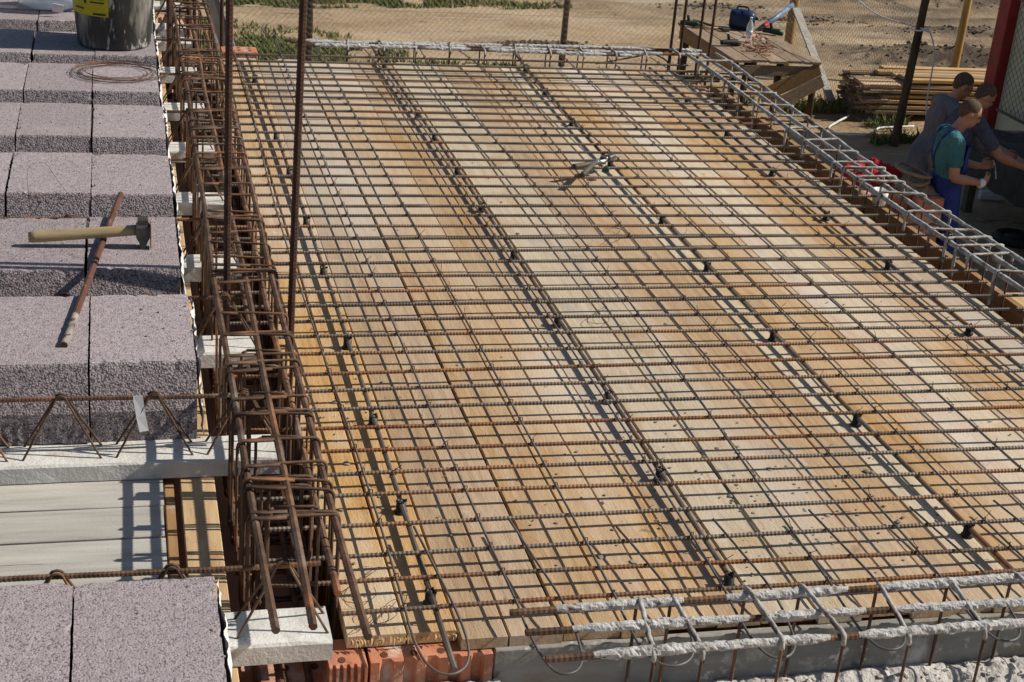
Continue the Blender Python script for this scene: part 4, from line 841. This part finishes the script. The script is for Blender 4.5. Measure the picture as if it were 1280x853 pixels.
for (a, b, wd, m_, off) in (((-.18, -1.03, .30), (.56, -1.03, .66), .17, 'plank_brown', 0), ((-.02, -1.07, .18), (.60, -1.07, .53), .16, 'wood_old', 0)):
    a, b = np.array(a), np.array(b); ax = axes(b-a, (0, -1, 0)); mb = MB(); mb.box((a+b)/2, (np.linalg.norm(b-a), wd, .025), ax, .003); mb.build('brace', m_, bench)
def on_bench(px, py): p = at(px, py, TZ); return p
# bottle
p = on_bench(935, 53); mb = MB(); mb.lathe([(.03, 0), (.041, .006), (.043, .03), (.040, .09), (.043, .15), (.042, .20), (.034, .235), (.017, .275), (.014, .285), (.014, .30)], n=18); bt = mb.build('water_bottle', 'clear'); bt.location = (p[0], p[1], TZ+.002)
tag(bt, 'clear plastic water bottle standing on the timber bench', 'bottle')
mb = MB(); mb.lathe([(.0165, .298), (.0165, .318), (.014, .32)], n=12); mb.build('cap', 'white_plastic', bt)
mb = MB(); mb.lathe([(.0435, .10), (.0437, .15)], n=18); mb.build('label', 'clear_blue', bt)
# blue canister on its side
p = on_bench(928, 38); cn = thing('blue_canister', 'dark blue plastic canister lying at the back of the bench', 'canister', None, (p[0], p[1]+.05, TZ+.135), R(-25))
mb = MB(); rings = []
for xx, sc in ((-.17, .55), (-.165, .8), (-.14, .97), (-.05, 1), (.06, 1), (.13, .95), (.16, .75), (.168, .5)):
    rings.append([(xx, .125*sc*math.copysign(abs(math.cos(t))**.7, math.cos(t)), .128*sc*math.copysign(abs(math.sin(t))**.7, math.sin(t))) for t in np.arange(20)*2*math.pi/20])
mb.loft(rings); mb.build('body', 'blue_plastic', cn)
mb = MB(); mb.tube([(.165, 0, .03), (.21, 0, .03)], .022, 12); mb.build('spout', 'blue_plastic', cn)
mb = MB(); mb.tube(catmull([(-.09, 0, .12), (-.07, 0, .16), (.05, 0, .16), (.07, 0, .12)], .02), .012, 8); mb.build('handle', 'blue_plastic', cn)
# angle grinder-like hand tools and iron bits
def hand_tool(px, py, label, rz, m_, name='power_tool'):
    p = on_bench(px, py); t = thing(name, label, 'tool', None, (p[0], p[1], TZ+.003), rz)
    mb = MB(); mb.tube(catmull([(-.13, 0, .045), (-.05, 0, .05), (.06, 0, .045), (.1, 0, .042)], .02), np.interp(np.linspace(0, 1, len(catmull([(-.13, 0, .045), (-.05, 0, .05), (.06, 0, .045), (.1, 0, .042)], .02))), [0, .4, 1], [.03, .036, .045]), 12); mb.build('body', m_, t)
    mb = MB(); mb.tube([(-.02, 0, .07), (-.035, .01, .15)], .02, 8); mb.build('grip', 'black_rubber', t)
    mb = MB(); mb.box((.12, 0, .03), (.05, .07, .05), bev=.01); mb.build('head', m_, t)
    return t
hand_tool(912, 58, 'black power tool standing near the bench edge by the starter bars', R(10), 'black_rubber')
hand_tool(965, 44, 'dark green power tool at the back edge of the bench', R(-30), 'green_tool')
hand_tool(862, 34, 'green power tool on the far corner of the bench', R(-15), 'green_tool')
pl = thing('long_pliers', 'long yellow-handled bar bender lying across the far bench end', 'tool')
a, b = on_bench(867, 28), on_bench(905, 40); mb = MB(); mb.tube([a+np.array([0, 0, .03]), b+np.array([0, 0, .03])], .016, 8); mb.build('arm', 'olive', pl)
a2, b2 = on_bench(868, 36), on_bench(899, 38); mb = MB(); mb.tube([a2+np.array([0, 0, .025]), b2+np.array([0, 0, .025])], .015, 8); mb.build('arm', 'peeled', pl)
mb = MB(); mb.box(b+np.array([.02, 0, .03]), (.1, .05, .045), bev=.006); mb.build('jaw', 'iron', pl)
mb = MB()
for k in range(70):
    p = on_bench(rng.gauss(952, 13), rng.gauss(62, 5)); a = rs(0, 3.14); L_ = rs(.04, .16); d = np.array([math.cos(a), math.sin(a), 0])*L_/2; c = np.array([p[0], p[1], TZ+.008+rs(0, .03)])
    if abs(p[0]-7.82) < .5 and abs(p[1]-18.3) < .95: mb.tube([c-d, c+d+np.array([0, 0, rs(-.004, .01)])], rs(.004, .008), 5, smooth=False)
o = mb.build('iron_scraps', 'iron_rust', None, 'stuff'); o['label'] = 'heap of rusty iron offcuts on the bench'; o['category'] = 'scrap'
mb = MB()
for k in range(9):
    p = on_bench(rng.gauss(944, 6), rng.gauss(47, 3)); v, f = lumpy(0, rs(.02, .05), 40+k, .5); mb.add(v+np.array([p[0], p[1], TZ+.02]), f)
o = mb.build('paper_scraps', 'brick_pink', None, 'stuff'); o['label'] = 'crumpled pale wrappers on the bench behind the bottle'; o['category'] = 'scraps'

# fence: posts and chain link
fence = thing('wire_fence', 'chain link fence on rough round posts crossing the yard', 'fence')
FP = [(-7.5, 19.1), (-1.0, 19.2), (2.33, 19.25), (5.66, 19.3), (8.97, 19.42), (9.0, 16.25)]
for (x_, y_), ln in zip(FP, ((0, 0), (0, 0), (0, 0), (0, 0), (.05, 0), (.09, .02))):
    if (x_, y_) == (8.97, 19.42): continue           # the corner is tied to the round post standing there
    o = post('fence_post', None, x_, y_, 2.3, .055 if x_ > 8 else .045, 'bark', ln); o.parent = fence
FT = 1.55
for (a, b) in zip(FP[:-1], FP[1:]):
    a, b = np.array(a), np.array(b); Ln = np.linalg.norm(b-a); d = (b-a)/Ln; cell = .075; mb = MB()
    def pt(s, h): q = a+d*s; return (q[0], q[1]-.055*(d[0] > .5), GZ+.05+h)
    s_ = -FT
    while s_ < Ln:
        for sg in (1, -1):
            lo, hi = max(0, -s_), min(FT, Ln-s_)
            if hi > lo:
                if sg == 1: mb.tube([pt(s_+lo, lo), pt(s_+hi, hi)], .0016, 3, False, False)
                else: mb.tube([pt(s_+lo, FT-lo), pt(s_+hi, FT-hi)], .0016, 3, False, False)
        s_ += cell
    for h in (0.0, .75, FT): mb.tube([pt(0, h), pt(Ln, h)], .002, 3, False, False)
    mb.build('wire_netting', 'galv', fence)
ys = post('peeled_post', 'peeled yellow round post standing behind the lumber stack', 11.35, 19.2, 2.6, .06, 'peeled', (.02, 0))
post('rough_post', 'round brown post behind the bench with the board leaning on it', 8.97, 19.56, 2.4, .075, 'peeled', (0, 0))
# board leaning on that post and the blue pipe
a, b = np.array([8.97, 17.9, GZ+.02]), np.array([8.90, 19.38, GZ+1.0]); ax = axes(b-a, (0, -1, .6)); mb = MB(); mb.box((a+b)/2, (np.linalg.norm(b-a), .11, .025), ax, .002)
tag(mb.build('leaning_plank', 'wood_grey'), 'pale grey plank leaning from the ground against the round post', 'plank')
a, b = at(951, 36, TZ+.03), np.array([8.88, 19.45, GZ+1.02]); mb = MB(); mb.tube([a, b], .035, 12); pp = mb.build('blue_pipe', 'blue_metal'); tag(pp, 'pale blue pipe leaning from the bench to the round post', 'pipe')
mb = MB(); d = (b-a)/np.linalg.norm(b-a); mb.tube([a+d*.03, a+d*.16], .037, 12); mb.build('red_sleeve', 'red_paint', pp)
# hose on the ground, cable on the fence
mb = MB(); mb.tube(catmull([tuple(at(*p, GZ+.03)) for p in ((1061, 145), (1046, 153), (1036, 160), (1043, 166), (1052, 168), (1070, 169), (1088, 167), (1095, 163), (1100, 160), (1120, 159), (1142, 158))], .04), .014, 8)
tag(mb.build('white_hose', 'white_cord'), 'white hose snaking over the sand below the round post', 'hose')
mb = MB(); X9 = 9.03
def fp(y_, z_): return (X9-.08, y_, z_)
pt_ = (9.06, 16.2, GZ+1.42)
mb.tube(catmull([(8.95, 19.38, GZ+2.05), (8.96, 18.4, GZ+1.62), (8.98, 17.3, GZ+1.38), pt_, (9.14, 16.1, GZ+1.36), (9.2, 16.05, GZ+1.1), (9.22, 16.05, GZ+.55), (9.3, 16.0, GZ+.2), (9.42, 15.95, GZ+.04)], .05), .010, 6)
mb.tube([(pt_[0]+.075*math.cos(t), pt_[1]+.075*math.sin(t), pt_[2]+.02*math.cos(t)) for t in np.linspace(0, 6.283, 14)], .010, 6)
tag(mb.build('fence_cable', 'white_cord'), 'grey cable slung along the fence and looped round the dark post', 'cable')

# lumber stack beyond the fence
rows_ = 7
for k in range(rows_):
    for j in range(5):
        L_ = 4.2+rs(-.3, .3); mb_key = ('lum', (k*5+j) % 6)
        if mb_key not in variants:
            mb = MB(); mb.box((0, 0, 0), (4.3, .13, .042), bev=.003); variants[mb_key] = mb.mesh('stacked_plank', 'plank_x')
        o = link('stacked_plank', variants[mb_key]); x0 = 9.2+rs(-.12, .14)+(.35 if k == rows_-1 else 0)
        o.location = (x0+2.15, 17.45+j*.15+rs(-.02, .02), GZ+.10+k*.068+rs(-.004, .004)); o.rotation_euler = (rs(-.05, .05), rs(-.004, .004), rs(-.012, .012))
        tag(o, 'long sawn plank in the %s layer of the lumber stack beyond the fence' % (['bottom', 'second', 'third', 'fourth', 'fifth', 'sixth', 'topmost'][k]), 'plank', 'planks of the lumber stack')
mb = MB()
for k in range(90):
    y_, z_ = 17.40+rs(-.05, .67), GZ+.06+rs(0, .42); L_ = rs(.3, .8); x0 = 9.12+rs(-.08, .05); mb.box((x0+L_/2, y_, z_), (L_, rs(.03, .07), rs(.015, .03)), rotz(rs(-.06, .06)))
o = mb.build('batten_ends', 'wood_old', None, 'stuff'); o['label'] = 'ragged dark batten ends at the head of the lumber stack'; o['category'] = 'battens'
mb = MB(); mb.tube([at(1060, 111, GZ+.02), at(1044, 112, GZ+.02)], .03, 6)

# hut whose shade falls on the workers
hut = thing('site_hut', 'cream panelled site hut with red corner post behind the workers', 'hut')
HX, HY = 10.22, 16.25
mb = MB(); mb.box((HX+2.0, HY-3.3, GZ+1.95), (3.98, 6.56, 3.9)); mb.build('wall', 'cream_panel', hut)
for (x_, y_) in ((HX-.0, HY), (HX, HY-6.6), (HX+4.0, HY), (HX+4.0, HY-6.6)):
    mb = MB(); mb.box((x_, y_, GZ+1.97), (.24, .24, 3.98), bev=.01); mb.build('corner_post', 'red_paint', hut)
mb = MB(); mb.box((HX+2.0, HY-3.3, GZ+3.98), (4.3, 6.9, .12), bev=.01); mb.build('roof', 'galv', hut)
for y_ in np.arange(HY-6.0, HY-.3, 1.2):
    mb = MB(); mb.box((HX-.006, y_, GZ+2.0), (.03, .05, 3.7)); mb.build('panel_strip', 'cream_panel', hut)
mp = thing('mesh_panel', 'framed wire mesh panel leaning in front of the cream hut wall', 'mesh panel')
mb = MB()
for i in range(34): 
    for sg in (1, -1):
        s0 = 13.9+i*.1-1.3; 
        lo, hi = max(0, 13.9-s0), min(1.3, 15.9-s0)
        if hi > lo: mb.tube([(HX-.13, s0+lo, GZ+.55+(lo if sg > 0 else 1.3-lo)), (HX-.13, s0+hi, GZ+.55+(hi if sg > 0 else 1.3-hi))], .003, 4, False, False)
mb.build('wire_netting', 'iron', mp)
for (a, b) in (((HX-.13, 13.9, GZ+.55), (HX-.13, 15.95, GZ+.55)), ((HX-.13, 13.9, GZ+1.85), (HX-.13, 15.95, GZ+1.85))):
    mb = MB(); mb.tube([a, b], .018, 8); mb.build('rail', 'iron', mp)
for y_ in (13.9, 15.2):
    mb = MB(); mb.tube([(HX-.16, y_, GZ-.05), (HX-.16, y_, GZ+1.95)], .03, 8); mb.build('upright', 'bark', mp)

# brick stack with cloth and rope
for k in range(6):
    for i in range(3):
        for j in range(5):
            if 0 < j and i < 2 and k < 4: continue        # inside of the stack, never seen
            if k == 5 and (j == 0 and i == 1): continue
            key = ('sb', (k+i+j) % 3)
            if key not in variants:
                mb = MB(); mb.box((0, 0, .07), (.252, .118, .14), bev=.004); variants[key] = mb.mesh('stacked_brick', ['brick_pink', 'brick', 'brick'][(k+i+j) % 3])
            o = link('stacked_brick', variants[key]); o.location = (6.28+i*.262+rs(-.006, .006), 11.52+j*.126+rs(-.005, .005), GZ+.06+k*.1425); o.rotation_euler = (0, 0, rs(-.03, .03))
            tag(o, '%s clay brick in the %s layer of the stack beside the workers' % (['pale pink', 'red', 'red'][(k+i+j) % 3], ['bottom', 'second', 'third', 'fourth', 'fifth', 'top'][k]), 'brick', 'bricks of the stack')
mb = MB(); mb.box((6.54, 11.8, GZ+.028), (.9, .75, .05), bev=.004); tag(mb.build('pallet', 'wood_old'), 'wooden pallet board under the brick stack', 'pallet')
def drape(name, label, cat, cx, cy, rx, ry, h, m_, seed, z):
    mb = MB(); V = []; n = 26
    for j in range(n+1):
        for i in range(n+1):
            u, v = i/n*2-1, j/n*2-1; e = max(0, 1-(u*u)**1.5)*max(0, 1-(v*v)**1.5)
            z_ = h*e*(.55+.5*mnoise.noise(Vector((u*2.4+seed, v*2.4, 1)))+.25*mnoise.noise(Vector((u*6+seed, v*6, 1)))); V.append((cx+rx*u*(1+.1*mnoise.noise(Vector((v*3, seed, 0)))), cy+ry*v*(1+.1*mnoise.noise(Vector((u*3, seed, 4)))), z+.004+max(0, z_)))
    V2 = [(a, b, z+.001) for a, b, _ in V]
    mb.add(V, [(j*(n+1)+i, j*(n+1)+i+1, (j+1)*(n+1)+i+1, (j+1)*(n+1)+i) for j in range(n) for i in range(n)], True)
    tag(mb.build(name, m_), label, cat)
ZST = GZ+.06+6*.1425
drape('red_cloth', 'crumpled red jacket thrown over the brick stack', 'jacket', 6.50, 12.02, .30, .22, .22, 'red_cloth', 3, ZST)
drape('sack_cloth', 'brown sacking bundled beside the red jacket on the bricks', 'sack', 6.76, 11.80, .17, .26, .17, 'rope', 8, ZST)
mb = MB(); t = np.linspace(0, 22, 160); mb.tube(np.stack([6.76+.13*np.cos(t)*(1+.1*np.sin(t*.3)), 11.78+.2*np.sin(t), ZST+.12+.05*np.sin(t*.5)], 1), .016, 6); tag(mb.build('rope_coil', 'rope'), 'coil of thick brown rope on the brick stack', 'rope')
p = at(1055, 231, -.2); mb = MB(); mb.lathe([(.02, 0), (.026, .003), (.034, .06), (.032, .06), (.024, .006)], n=16); o = mb.build('white_cup', 'white_plastic'); o.location = (2.99, p[1]+.02, -.226); tag(o, 'small white plastic cup standing on the brown edge plank', 'cup'); o.location = (2.945, 5.35, -.09)
# dark work table the men lean over
wt = thing('tying_bench', 'dark work table heaped with black tarpaulin in front of the workers', 'table', None, (9.2, 13.0, GZ))
mb = MB(); mb.box((0, 0, .82), (1.25, 1.9, .05), bev=.004); mb.build('table_top', 'wood_old', wt)
for (x_, y_) in ((-.55, -.85), (.55, -.85), (-.55, .85), (.55, .85)):
    mb = MB(); mb.box((x_, y_, .40), (.09, .09, .82), bev=.004); mb.build('leg', 'olive', wt)
mb = MB(); V = []; n = 30
for j in range(n+1):
    for i in range(n+1):
        u, v = i/n*2-1, j/n*2-1; hang = max(0, abs(v)-.86)*3.2+max(0, abs(u)-.86)*3.2; V.append((u*.70+.03*mnoise.noise(Vector((v*4, u*2, 1))), v*1.02+.03*mnoise.noise(Vector((u*4, v, 5))), .86-min(.5, hang)+.09*max(0, mnoise.noise(Vector((u*3, v*3, 2)))+.2)))
mb.add(V, [(j*(n+1)+i, j*(n+1)+i+1, (j+1)*(n+1)+i+1, (j+1)*(n+1)+i) for j in range(n) for i in range(n)], True); mb.build('tarpaulin', 'black_rubber', wt)
mb = MB(); mb.tube([(8.8, 12.5, GZ+.965), (9.6, 13.2, GZ+.97)], .03, 8); tag(mb.build('yellow_rod', 'label_yellow'), 'yellow rod lying on the dark work table', 'rod')
b_ = at(1240, 248, GZ+.04); mb = MB(); mb.tube(catmull([(-.15, 0, .055), (-.12, 0, .055), (.05, 0, .055), (.12, 0, .055), (.19, 0, .055)], .02), np.interp(np.linspace(0, 1, len(catmull([(-.15, 0, .055), (-.12, 0, .055), (.05, 0, .055), (.12, 0, .055), (.19, 0, .055)], .02))), [0, .05, .6, .8, 1], [.045, .055, .055, .05, .016]), 14)
o = mb.build('canister_bottle', 'clear_blue'); o.location = (b_[0], b_[1], ground_h(b_[0], b_[1])[0]); o.rotation_euler = (0, 0, R(-12)); tag(o, 'clear plastic bottle lying on the shaded ground behind the man in overalls', 'bottle')
b_ = at(1268, 298, GZ+.04); wb = thing('old_tyre', 'dark old rubber wheel lying on the shaded ground', 'wheel', None, (b_[0], b_[1], ground_h(b_[0], b_[1])[0]+.05))
mb = MB(); mb.tube([(.17*math.cos(t), .17*math.sin(t), 0) for t in np.linspace(0, 6.283, 28)], .05, 10, False); mb.build('tyre', 'black_rubber', wb)
mb = MB(); mb.lathe([(.125, -.02), (.125, .02), (.05, .03), (.03, .03)], n=18); mb.build('rim', 'iron', wb)

# ------------------------------------------------------------------ people
def ell(mb, c, rx, ry, rz, rot=None, n=14):
    rings = []
    for k in range(1, 10):
        ph = math.pi*k/10; ring = []
        for t in np.arange(n)*2*math.pi/n:
            v = np.array([rx*math.sin(ph)*math.cos(t), ry*math.sin(ph)*math.sin(t), -rz*math.cos(ph)])
            if rot is not None: v = rot@v
            ring.append(np.array(c)+v)
        rings.append(ring)
    mb.loft(rings)
def limb(mb, pts, rad, hint=(0, 1, 0), n=14):
    """closed tapered tube; rad = list of (along hint, across) radii"""
    P = np.array(pts, float); m = len(P); T = np.gradient(P, axis=0); rings = []
    for i in range(m):
        t = T[i]/np.linalg.norm(T[i]); a = np.array(hint, float); a = a-t*(a@t); a /= np.linalg.norm(a); b = np.cross(t, a); ra, rb = rad[i]
        rings.append([P[i]+a*ra*math.cos(q)+b*rb*math.sin(q) for q in np.arange(n)*2*math.pi/n])
        if i in (0, m-1):
            e = t*(-1 if i == 0 else 1)*min(ra, rb)*.5; cap = [P[i]+e+(v-P[i])*.6 for v in rings[-1]]
            if i == 0: rings.insert(0, cap)
            else: rings.append(cap)
    mb.loft(rings)
def remesh(o, vox, sm=6, fac=.5):
    m = o.modifiers.new('remesh', 'REMESH'); m.mode = 'VOXEL'; m.voxel_size = vox; m.use_smooth_shade = True
    s_ = o.modifiers.new('smooth', 'SMOOTH'); s_.iterations = sm; s_.factor = fac
def person(label, loc, rz, J, shirt, legs, bib=False, sleeve=.55, shirt_low=.0, hair='hair', shoes='black_rubber'):
    t = thing('person', label, 'person', 'men working at the dark table', loc, rz)
    pel, wst, chs, shc, nek, hed, hf = [np.array(J[k], float) for k in ('pelvis', 'waist', 'chest', 'shoulder', 'neck', 'head', 'face')]
    hf /= np.linalg.norm(hf); hu = np.array([0, 0, 1.0]); hu = hu-hf*(hu@hf); hu /= np.linalg.norm(hu); hl = np.cross(hu, hf); HR = np.stack([hf, hl, hu], 1)
    b = MB()
    tor = [(pel-(wst-pel)*.5, (.15, .10)), (pel, (.165, .115)), (wst, (.150, .105)), (chs, (.175, .12)), (shc-(shc-chs)*.15, (.17, .105)), (shc+(nek-shc)*.4, (.10, .075))]
    limb(b, [q[0] for q in tor], [q[1] for q in tor])
    limb(b, [shc+(nek-shc)*.2, nek, nek+(hed-nek)*.5], [(.062, .062), (.056, .058), (.054, .056)])
    ell(b, hed+hu*.022-hf*.012, .098, .078, .098, HR); ell(b, hed-hu*.045+hf*.028, .068, .060, .075, HR); ell(b, hed-hu*.085+hf*.052, .034, .040, .030, HR)
    limb(b, [hed+hf*.080+hu*.018, hed+hf*.098-hu*.006, hed+hf*.104-hu*.028, hed+hf*.085-hu*.034], [(.009, .01), (.011, .012), (.015, .013), (.012, .009)], hl)
    for s_ in (-1, 1): ell(b, hed+hl*s_*.079-hf*.008-hu*.008, .018, .008, .032, HR)
    ell(b, hed+hf*.078+hu*.026, .018, .052, .010, HR)
    ell(b, hed+hf*.082-hu*.060, .012, .026, .008, HR)
    for s_, side in ((-1, 'R'), (1, 'L')):
        sh, el, wr, hn = [np.array(J[k+side], float) for k in ('sh', 'el', 'wr', 'hand')]
        limb(b, [shc*.6+sh*.4, sh, sh*.5+el*.5, el], [(.07, .07), (.062, .062), (.050, .052), (.043, .043)], (1, 0, .2))
        limb(b, [el, el*.65+wr*.35, wr], [(.042, .042), (.045, .043), (.027, .031)], (1, .2, 0))
        d = hn-wr; d /= np.linalg.norm(d); sd = np.array([0, s_*.4, 1.0]); sd = sd-d*(sd@d); sd /= np.linalg.norm(sd); pn = np.cross(d, sd)*s_
        limb(b, [wr, wr+d*.045, wr+d*.09], [(.030, .020), (.042, .018), (.040, .015)], sd)
        for f_, (off, L_) in enumerate(((.030, .072), (.010, .082), (-.011, .076), (-.030, .058))):
            q = wr+d*.085+sd*off; limb(b, [q, q+d*L_*.45+pn*L_*.12, q+d*L_*.68+pn*L_*.42, q+d*L_*.62+pn*L_*.75], [(.0095, .0095), (.0092, .0092), (.0085, .0085), (.0075, .0075)], sd, 8)
        q = wr+d*.03+sd*.032; limb(b, [q, q+d*.028+sd*.026+pn*.01, q+d*.055+sd*.026+pn*.03, q+d*.07+sd*.016+pn*.045], [(.013, .013), (.0115, .0115), (.010, .010), (.0085, .0085)], pn, 8)
        hp, kn, an = [np.array(J[k+side], float) for k in ('hip', 'knee', 'ankle')]
        limb(b, [hp, hp*.5+kn*.5, kn, kn*.6+an*.4, an], [(.085, .09), (.075, .08), (.055, .058), (.056, .060), (.038, .042)])
        limb(b, [an+np.array([-.05, 0, -.045]), an+np.array([.04, 0, -.05]), an+np.array([.15, s_*.015, -.06])], [(.036, .035), (.042, .032), (.038, .02)])
    o = b.build('body', 'skin', t); remesh(o, .0085, 5)
    hm = MB(); ell(hm, hed+hu*.030-hf*.020, .0985, .0805, .0965, HR); limb(hm, [hed-hf*.055+hu*.02, hed-hf*.062-hu*.05], [(.062, .045), (.05, .03)], hl); h_ = hm.build('hair', hair, t); remesh(h_, .009, 4)
    for s_ in (-1, 1):
        em = MB(); ell(em, hed+hf*.0835+hl*s_*.031+hu*.006, .007, .013, .006, HR, 8)
        em.build('eye', 'black_rubber', t)
    c = MB()
    low = [pel+np.array([-.03, 0, -.24]), pel+np.array([-.02, 0, -.02])] if shirt_low else [pel]
    limb(c, low+[wst, chs, shc-(shc-chs)*.12, shc+(nek-shc)*.32], ([(.21, .17), (.20, .16)] if shirt_low else [(.182, .135)])+[(.170, .125), (.193, .14), (.186, .123), (.112, .09)])
    for s_, side in ((-1, 'R'), (1, 'L')):
        sh, el, wr = [np.array(J[k+side], float) for k in ('sh', 'el', 'wr')]
        e = sh+(el-sh)*min(1, sleeve); limb(c, [shc*.55+sh*.45, sh, (sh+e)/2, e], [(.085, .085), (.079, .079), (.069, .07), (.067, .07)], (1, 0, .2))
        if sleeve > 1: limb(c, [el, el*.6+wr*.4, el*.25+wr*.75], [(.06, .06), (.055, .055), (.044, .046)], (1, .2, 0))
    o = c.build('shirt', shirt, t); remesh(o, .012, 5)
    l = MB()
    limb(l, [pel-np.array([0, 0, .05]), pel, pel+(wst-pel)*(.75 if bib else .5)], [(.178, .135), (.186, .142), (.178, .135)])
    for s_, side in ((-1, 'R'), (1, 'L')):
        hp, kn, an = [np.array(J[k+side], float) for k in ('hip', 'knee', 'ankle')]
        limb(l, [hp+np.array([0, 0, .04]), hp*.5+kn*.5, kn, kn*.5+an*.5, an+np.array([0, 0, -.005])], [(.108, .118), (.096, .102), (.083, .088), (.079, .083), (.074, .085)])
    o = l.build('overalls' if bib else 'trousers', legs, t); remesh(o, .012, 5)
    if bib:
        bm_ = MB(); nn, rows2 = 12, 7; up = (shc-wst)/np.linalg.norm(shc-wst); V = []
        for k in range(rows2+1):
            q = wst*.95+pel*.05+(shc-wst)*.80*k/rows2; w_ = R(68-20*k/rows2); rx, ry = .150+.004*k, .192
            for j in range(nn+1):
                a = -w_+2*w_*j/nn; V.append((q[0]+rx*math.cos(a), q[1]+ry*math.sin(a), q[2]))
        bm_.add(V, [(k*(nn+1)+j, k*(nn+1)+j+1, (k+1)*(nn+1)+j+1, (k+1)*(nn+1)+j) for k in range(rows2) for j in range(nn)], True); ob = bm_.build('bib', legs, t); so_ = ob.modifiers.new('solid', 'SOLIDIFY'); so_.thickness = .008
        for s_ in (-1, 1):
            m2 = MB(); P = catmull([wst+(shc-wst)*.8+np.array([.128, s_*.085, 0]), shc+np.array([.088, s_*.09, .015]), shc+np.array([.0, s_*.095, .070]), shc+np.array([-.085, s_*.085, .02]), chs+np.array([-.132, s_*.04, 0]), wst+np.array([-.122, -s_*.02, .02])], .03)
            m2.tube(P, .012, 6); m2.build('strap', legs, t)
    for side, s_ in (('R', -1), ('L', 1)):
        an = np.array(J['ankle'+side], float); m2 = MB()
        limb(m2, [an+np.array([-.07, 0, -.045]), an+np.array([.03, 0, -.042]), an+np.array([.11, s_*.012, -.055]), an+np.array([.19, s_*.018, -.065])], [(.042, .045), (.05, .046), (.05, .034), (.04, .022)]); so_ = m2.build('shoe', shoes, t); remesh(so_, .01, 3)
    return t
def pose(bend, headf, hands, zs=1.0, hunch=0.0):
    """bend: forward lean of the trunk (radians); returns joints, facing +x"""
    s_, c_ = math.sin(bend), math.cos(bend); pel = np.array([-.16*s_, 0, .95])
    def tr(l, f=0.0, y=0.0): return pel+np.array([s_*l+c_*f, y, c_*l-s_*f])
    J = dict(pelvis=pel, waist=tr(.16, .01), chest=tr(.33, -.01), shoulder=tr(.47, -.01), neck=tr(.555, .025+hunch))
    n_ = J['neck']; J['head'] = n_+np.array([.05+.05*s_+hunch, 0, .115-.03*s_]); J['face'] = headf
    for side, y in (('R', -1), ('L', 1)):
        J['sh'+side] = tr(.455, -.01, y*.195); J['hip'+side] = pel+np.array([0, y*.092, -.04]); J['knee'+side] = np.array([.03, y*.105, .50]); J['ankle'+side] = np.array([-.02+.03*y, y*.115, .095])
        e, w_, h_ = hands[side]; J['el'+side], J['wr'+side], J['hand'+side] = e, w_, h_
    return J
m1 = at(1168, 359, GZ)
J = pose(.03, (1, -.12, -.55), {'R': ((-.02, -.27, 1.12), (.25, -.20, 1.05), (.33, -.14, 1.07)), 'L': ((.06, .27, 1.14), (.33, .14, 1.10), (.42, .09, 1.13))}, hunch=.03)
p1 = person('man in teal T-shirt and blue bib overalls, head bowed over his hands', (m1[0], m1[1], ground_h(m1[0], m1[1])[0]+.005), R(-12), J, 'shirt_teal', 'denim', bib=True, sleeve=.62)
p1.rotation_euler = (0, R(-5), R(-12))
mb = MB(); q = np.array(J['wrR']); d = np.array(J['handR'])-q; d /= np.linalg.norm(d); mb.tube([q-d*.035, q+d*.0, q+d*.02], [.036, .038, .036], 12); mb.build('wrist_bandage', 'white_plastic', p1)
mb = MB(); q = (np.array(J['handR'])+np.array(J['handL']))/2; mb.tube([np.array(J['handR'])+np.array([.06, 0, .0]), np.array(J['handL'])+np.array([.03, 0, .0])], .006, 6); o = mb.build('tying_tool', 'steel'); o.location = p1.location; o.rotation_euler = p1.rotation_euler; tag(o, 'small steel tying hook held by the man in overalls', 'tool')
h2 = at(1229, 128, -1.47)
J = pose(.34, (1, -.05, -.75), {'R': ((.34, -.28, 1.08), (.60, -.22, .98), (.68, -.20, .97)), 'L': ((.34, .28, 1.08), (.60, .16, .98), (.68, .12, .97))})
hx = J['head'][0]
person('man in slate shirt and khaki trousers leaning over the table behind the man in overalls', (h2[0]-hx, h2[1], ground_h(h2[0]-hx, h2[1])[0]+.005), R(-4), J, 'shirt_slate', 'khaki', sleeve=.7)
h3 = at(1208, 120, -1.47)
J = pose(.24, (1, -.1, -.6), {'R': ((.28, -.27, 1.12), (.52, -.2, 1.0), (.60, -.18, .98)), 'L': ((.28, .27, 1.12), (.52, .16, 1.0), (.60, .12, .98))})
hx = J['head'][0]
person('man in long grey shirt and dark trousers stooping farthest along the work table', (h3[0]-hx, h3[1]+.1, ground_h(h3[0]-hx, h3[1])[0]+.005), R(-4), J, 'shirt_grey', 'dark_cloth', sleeve=1.2, shirt_low=.9)
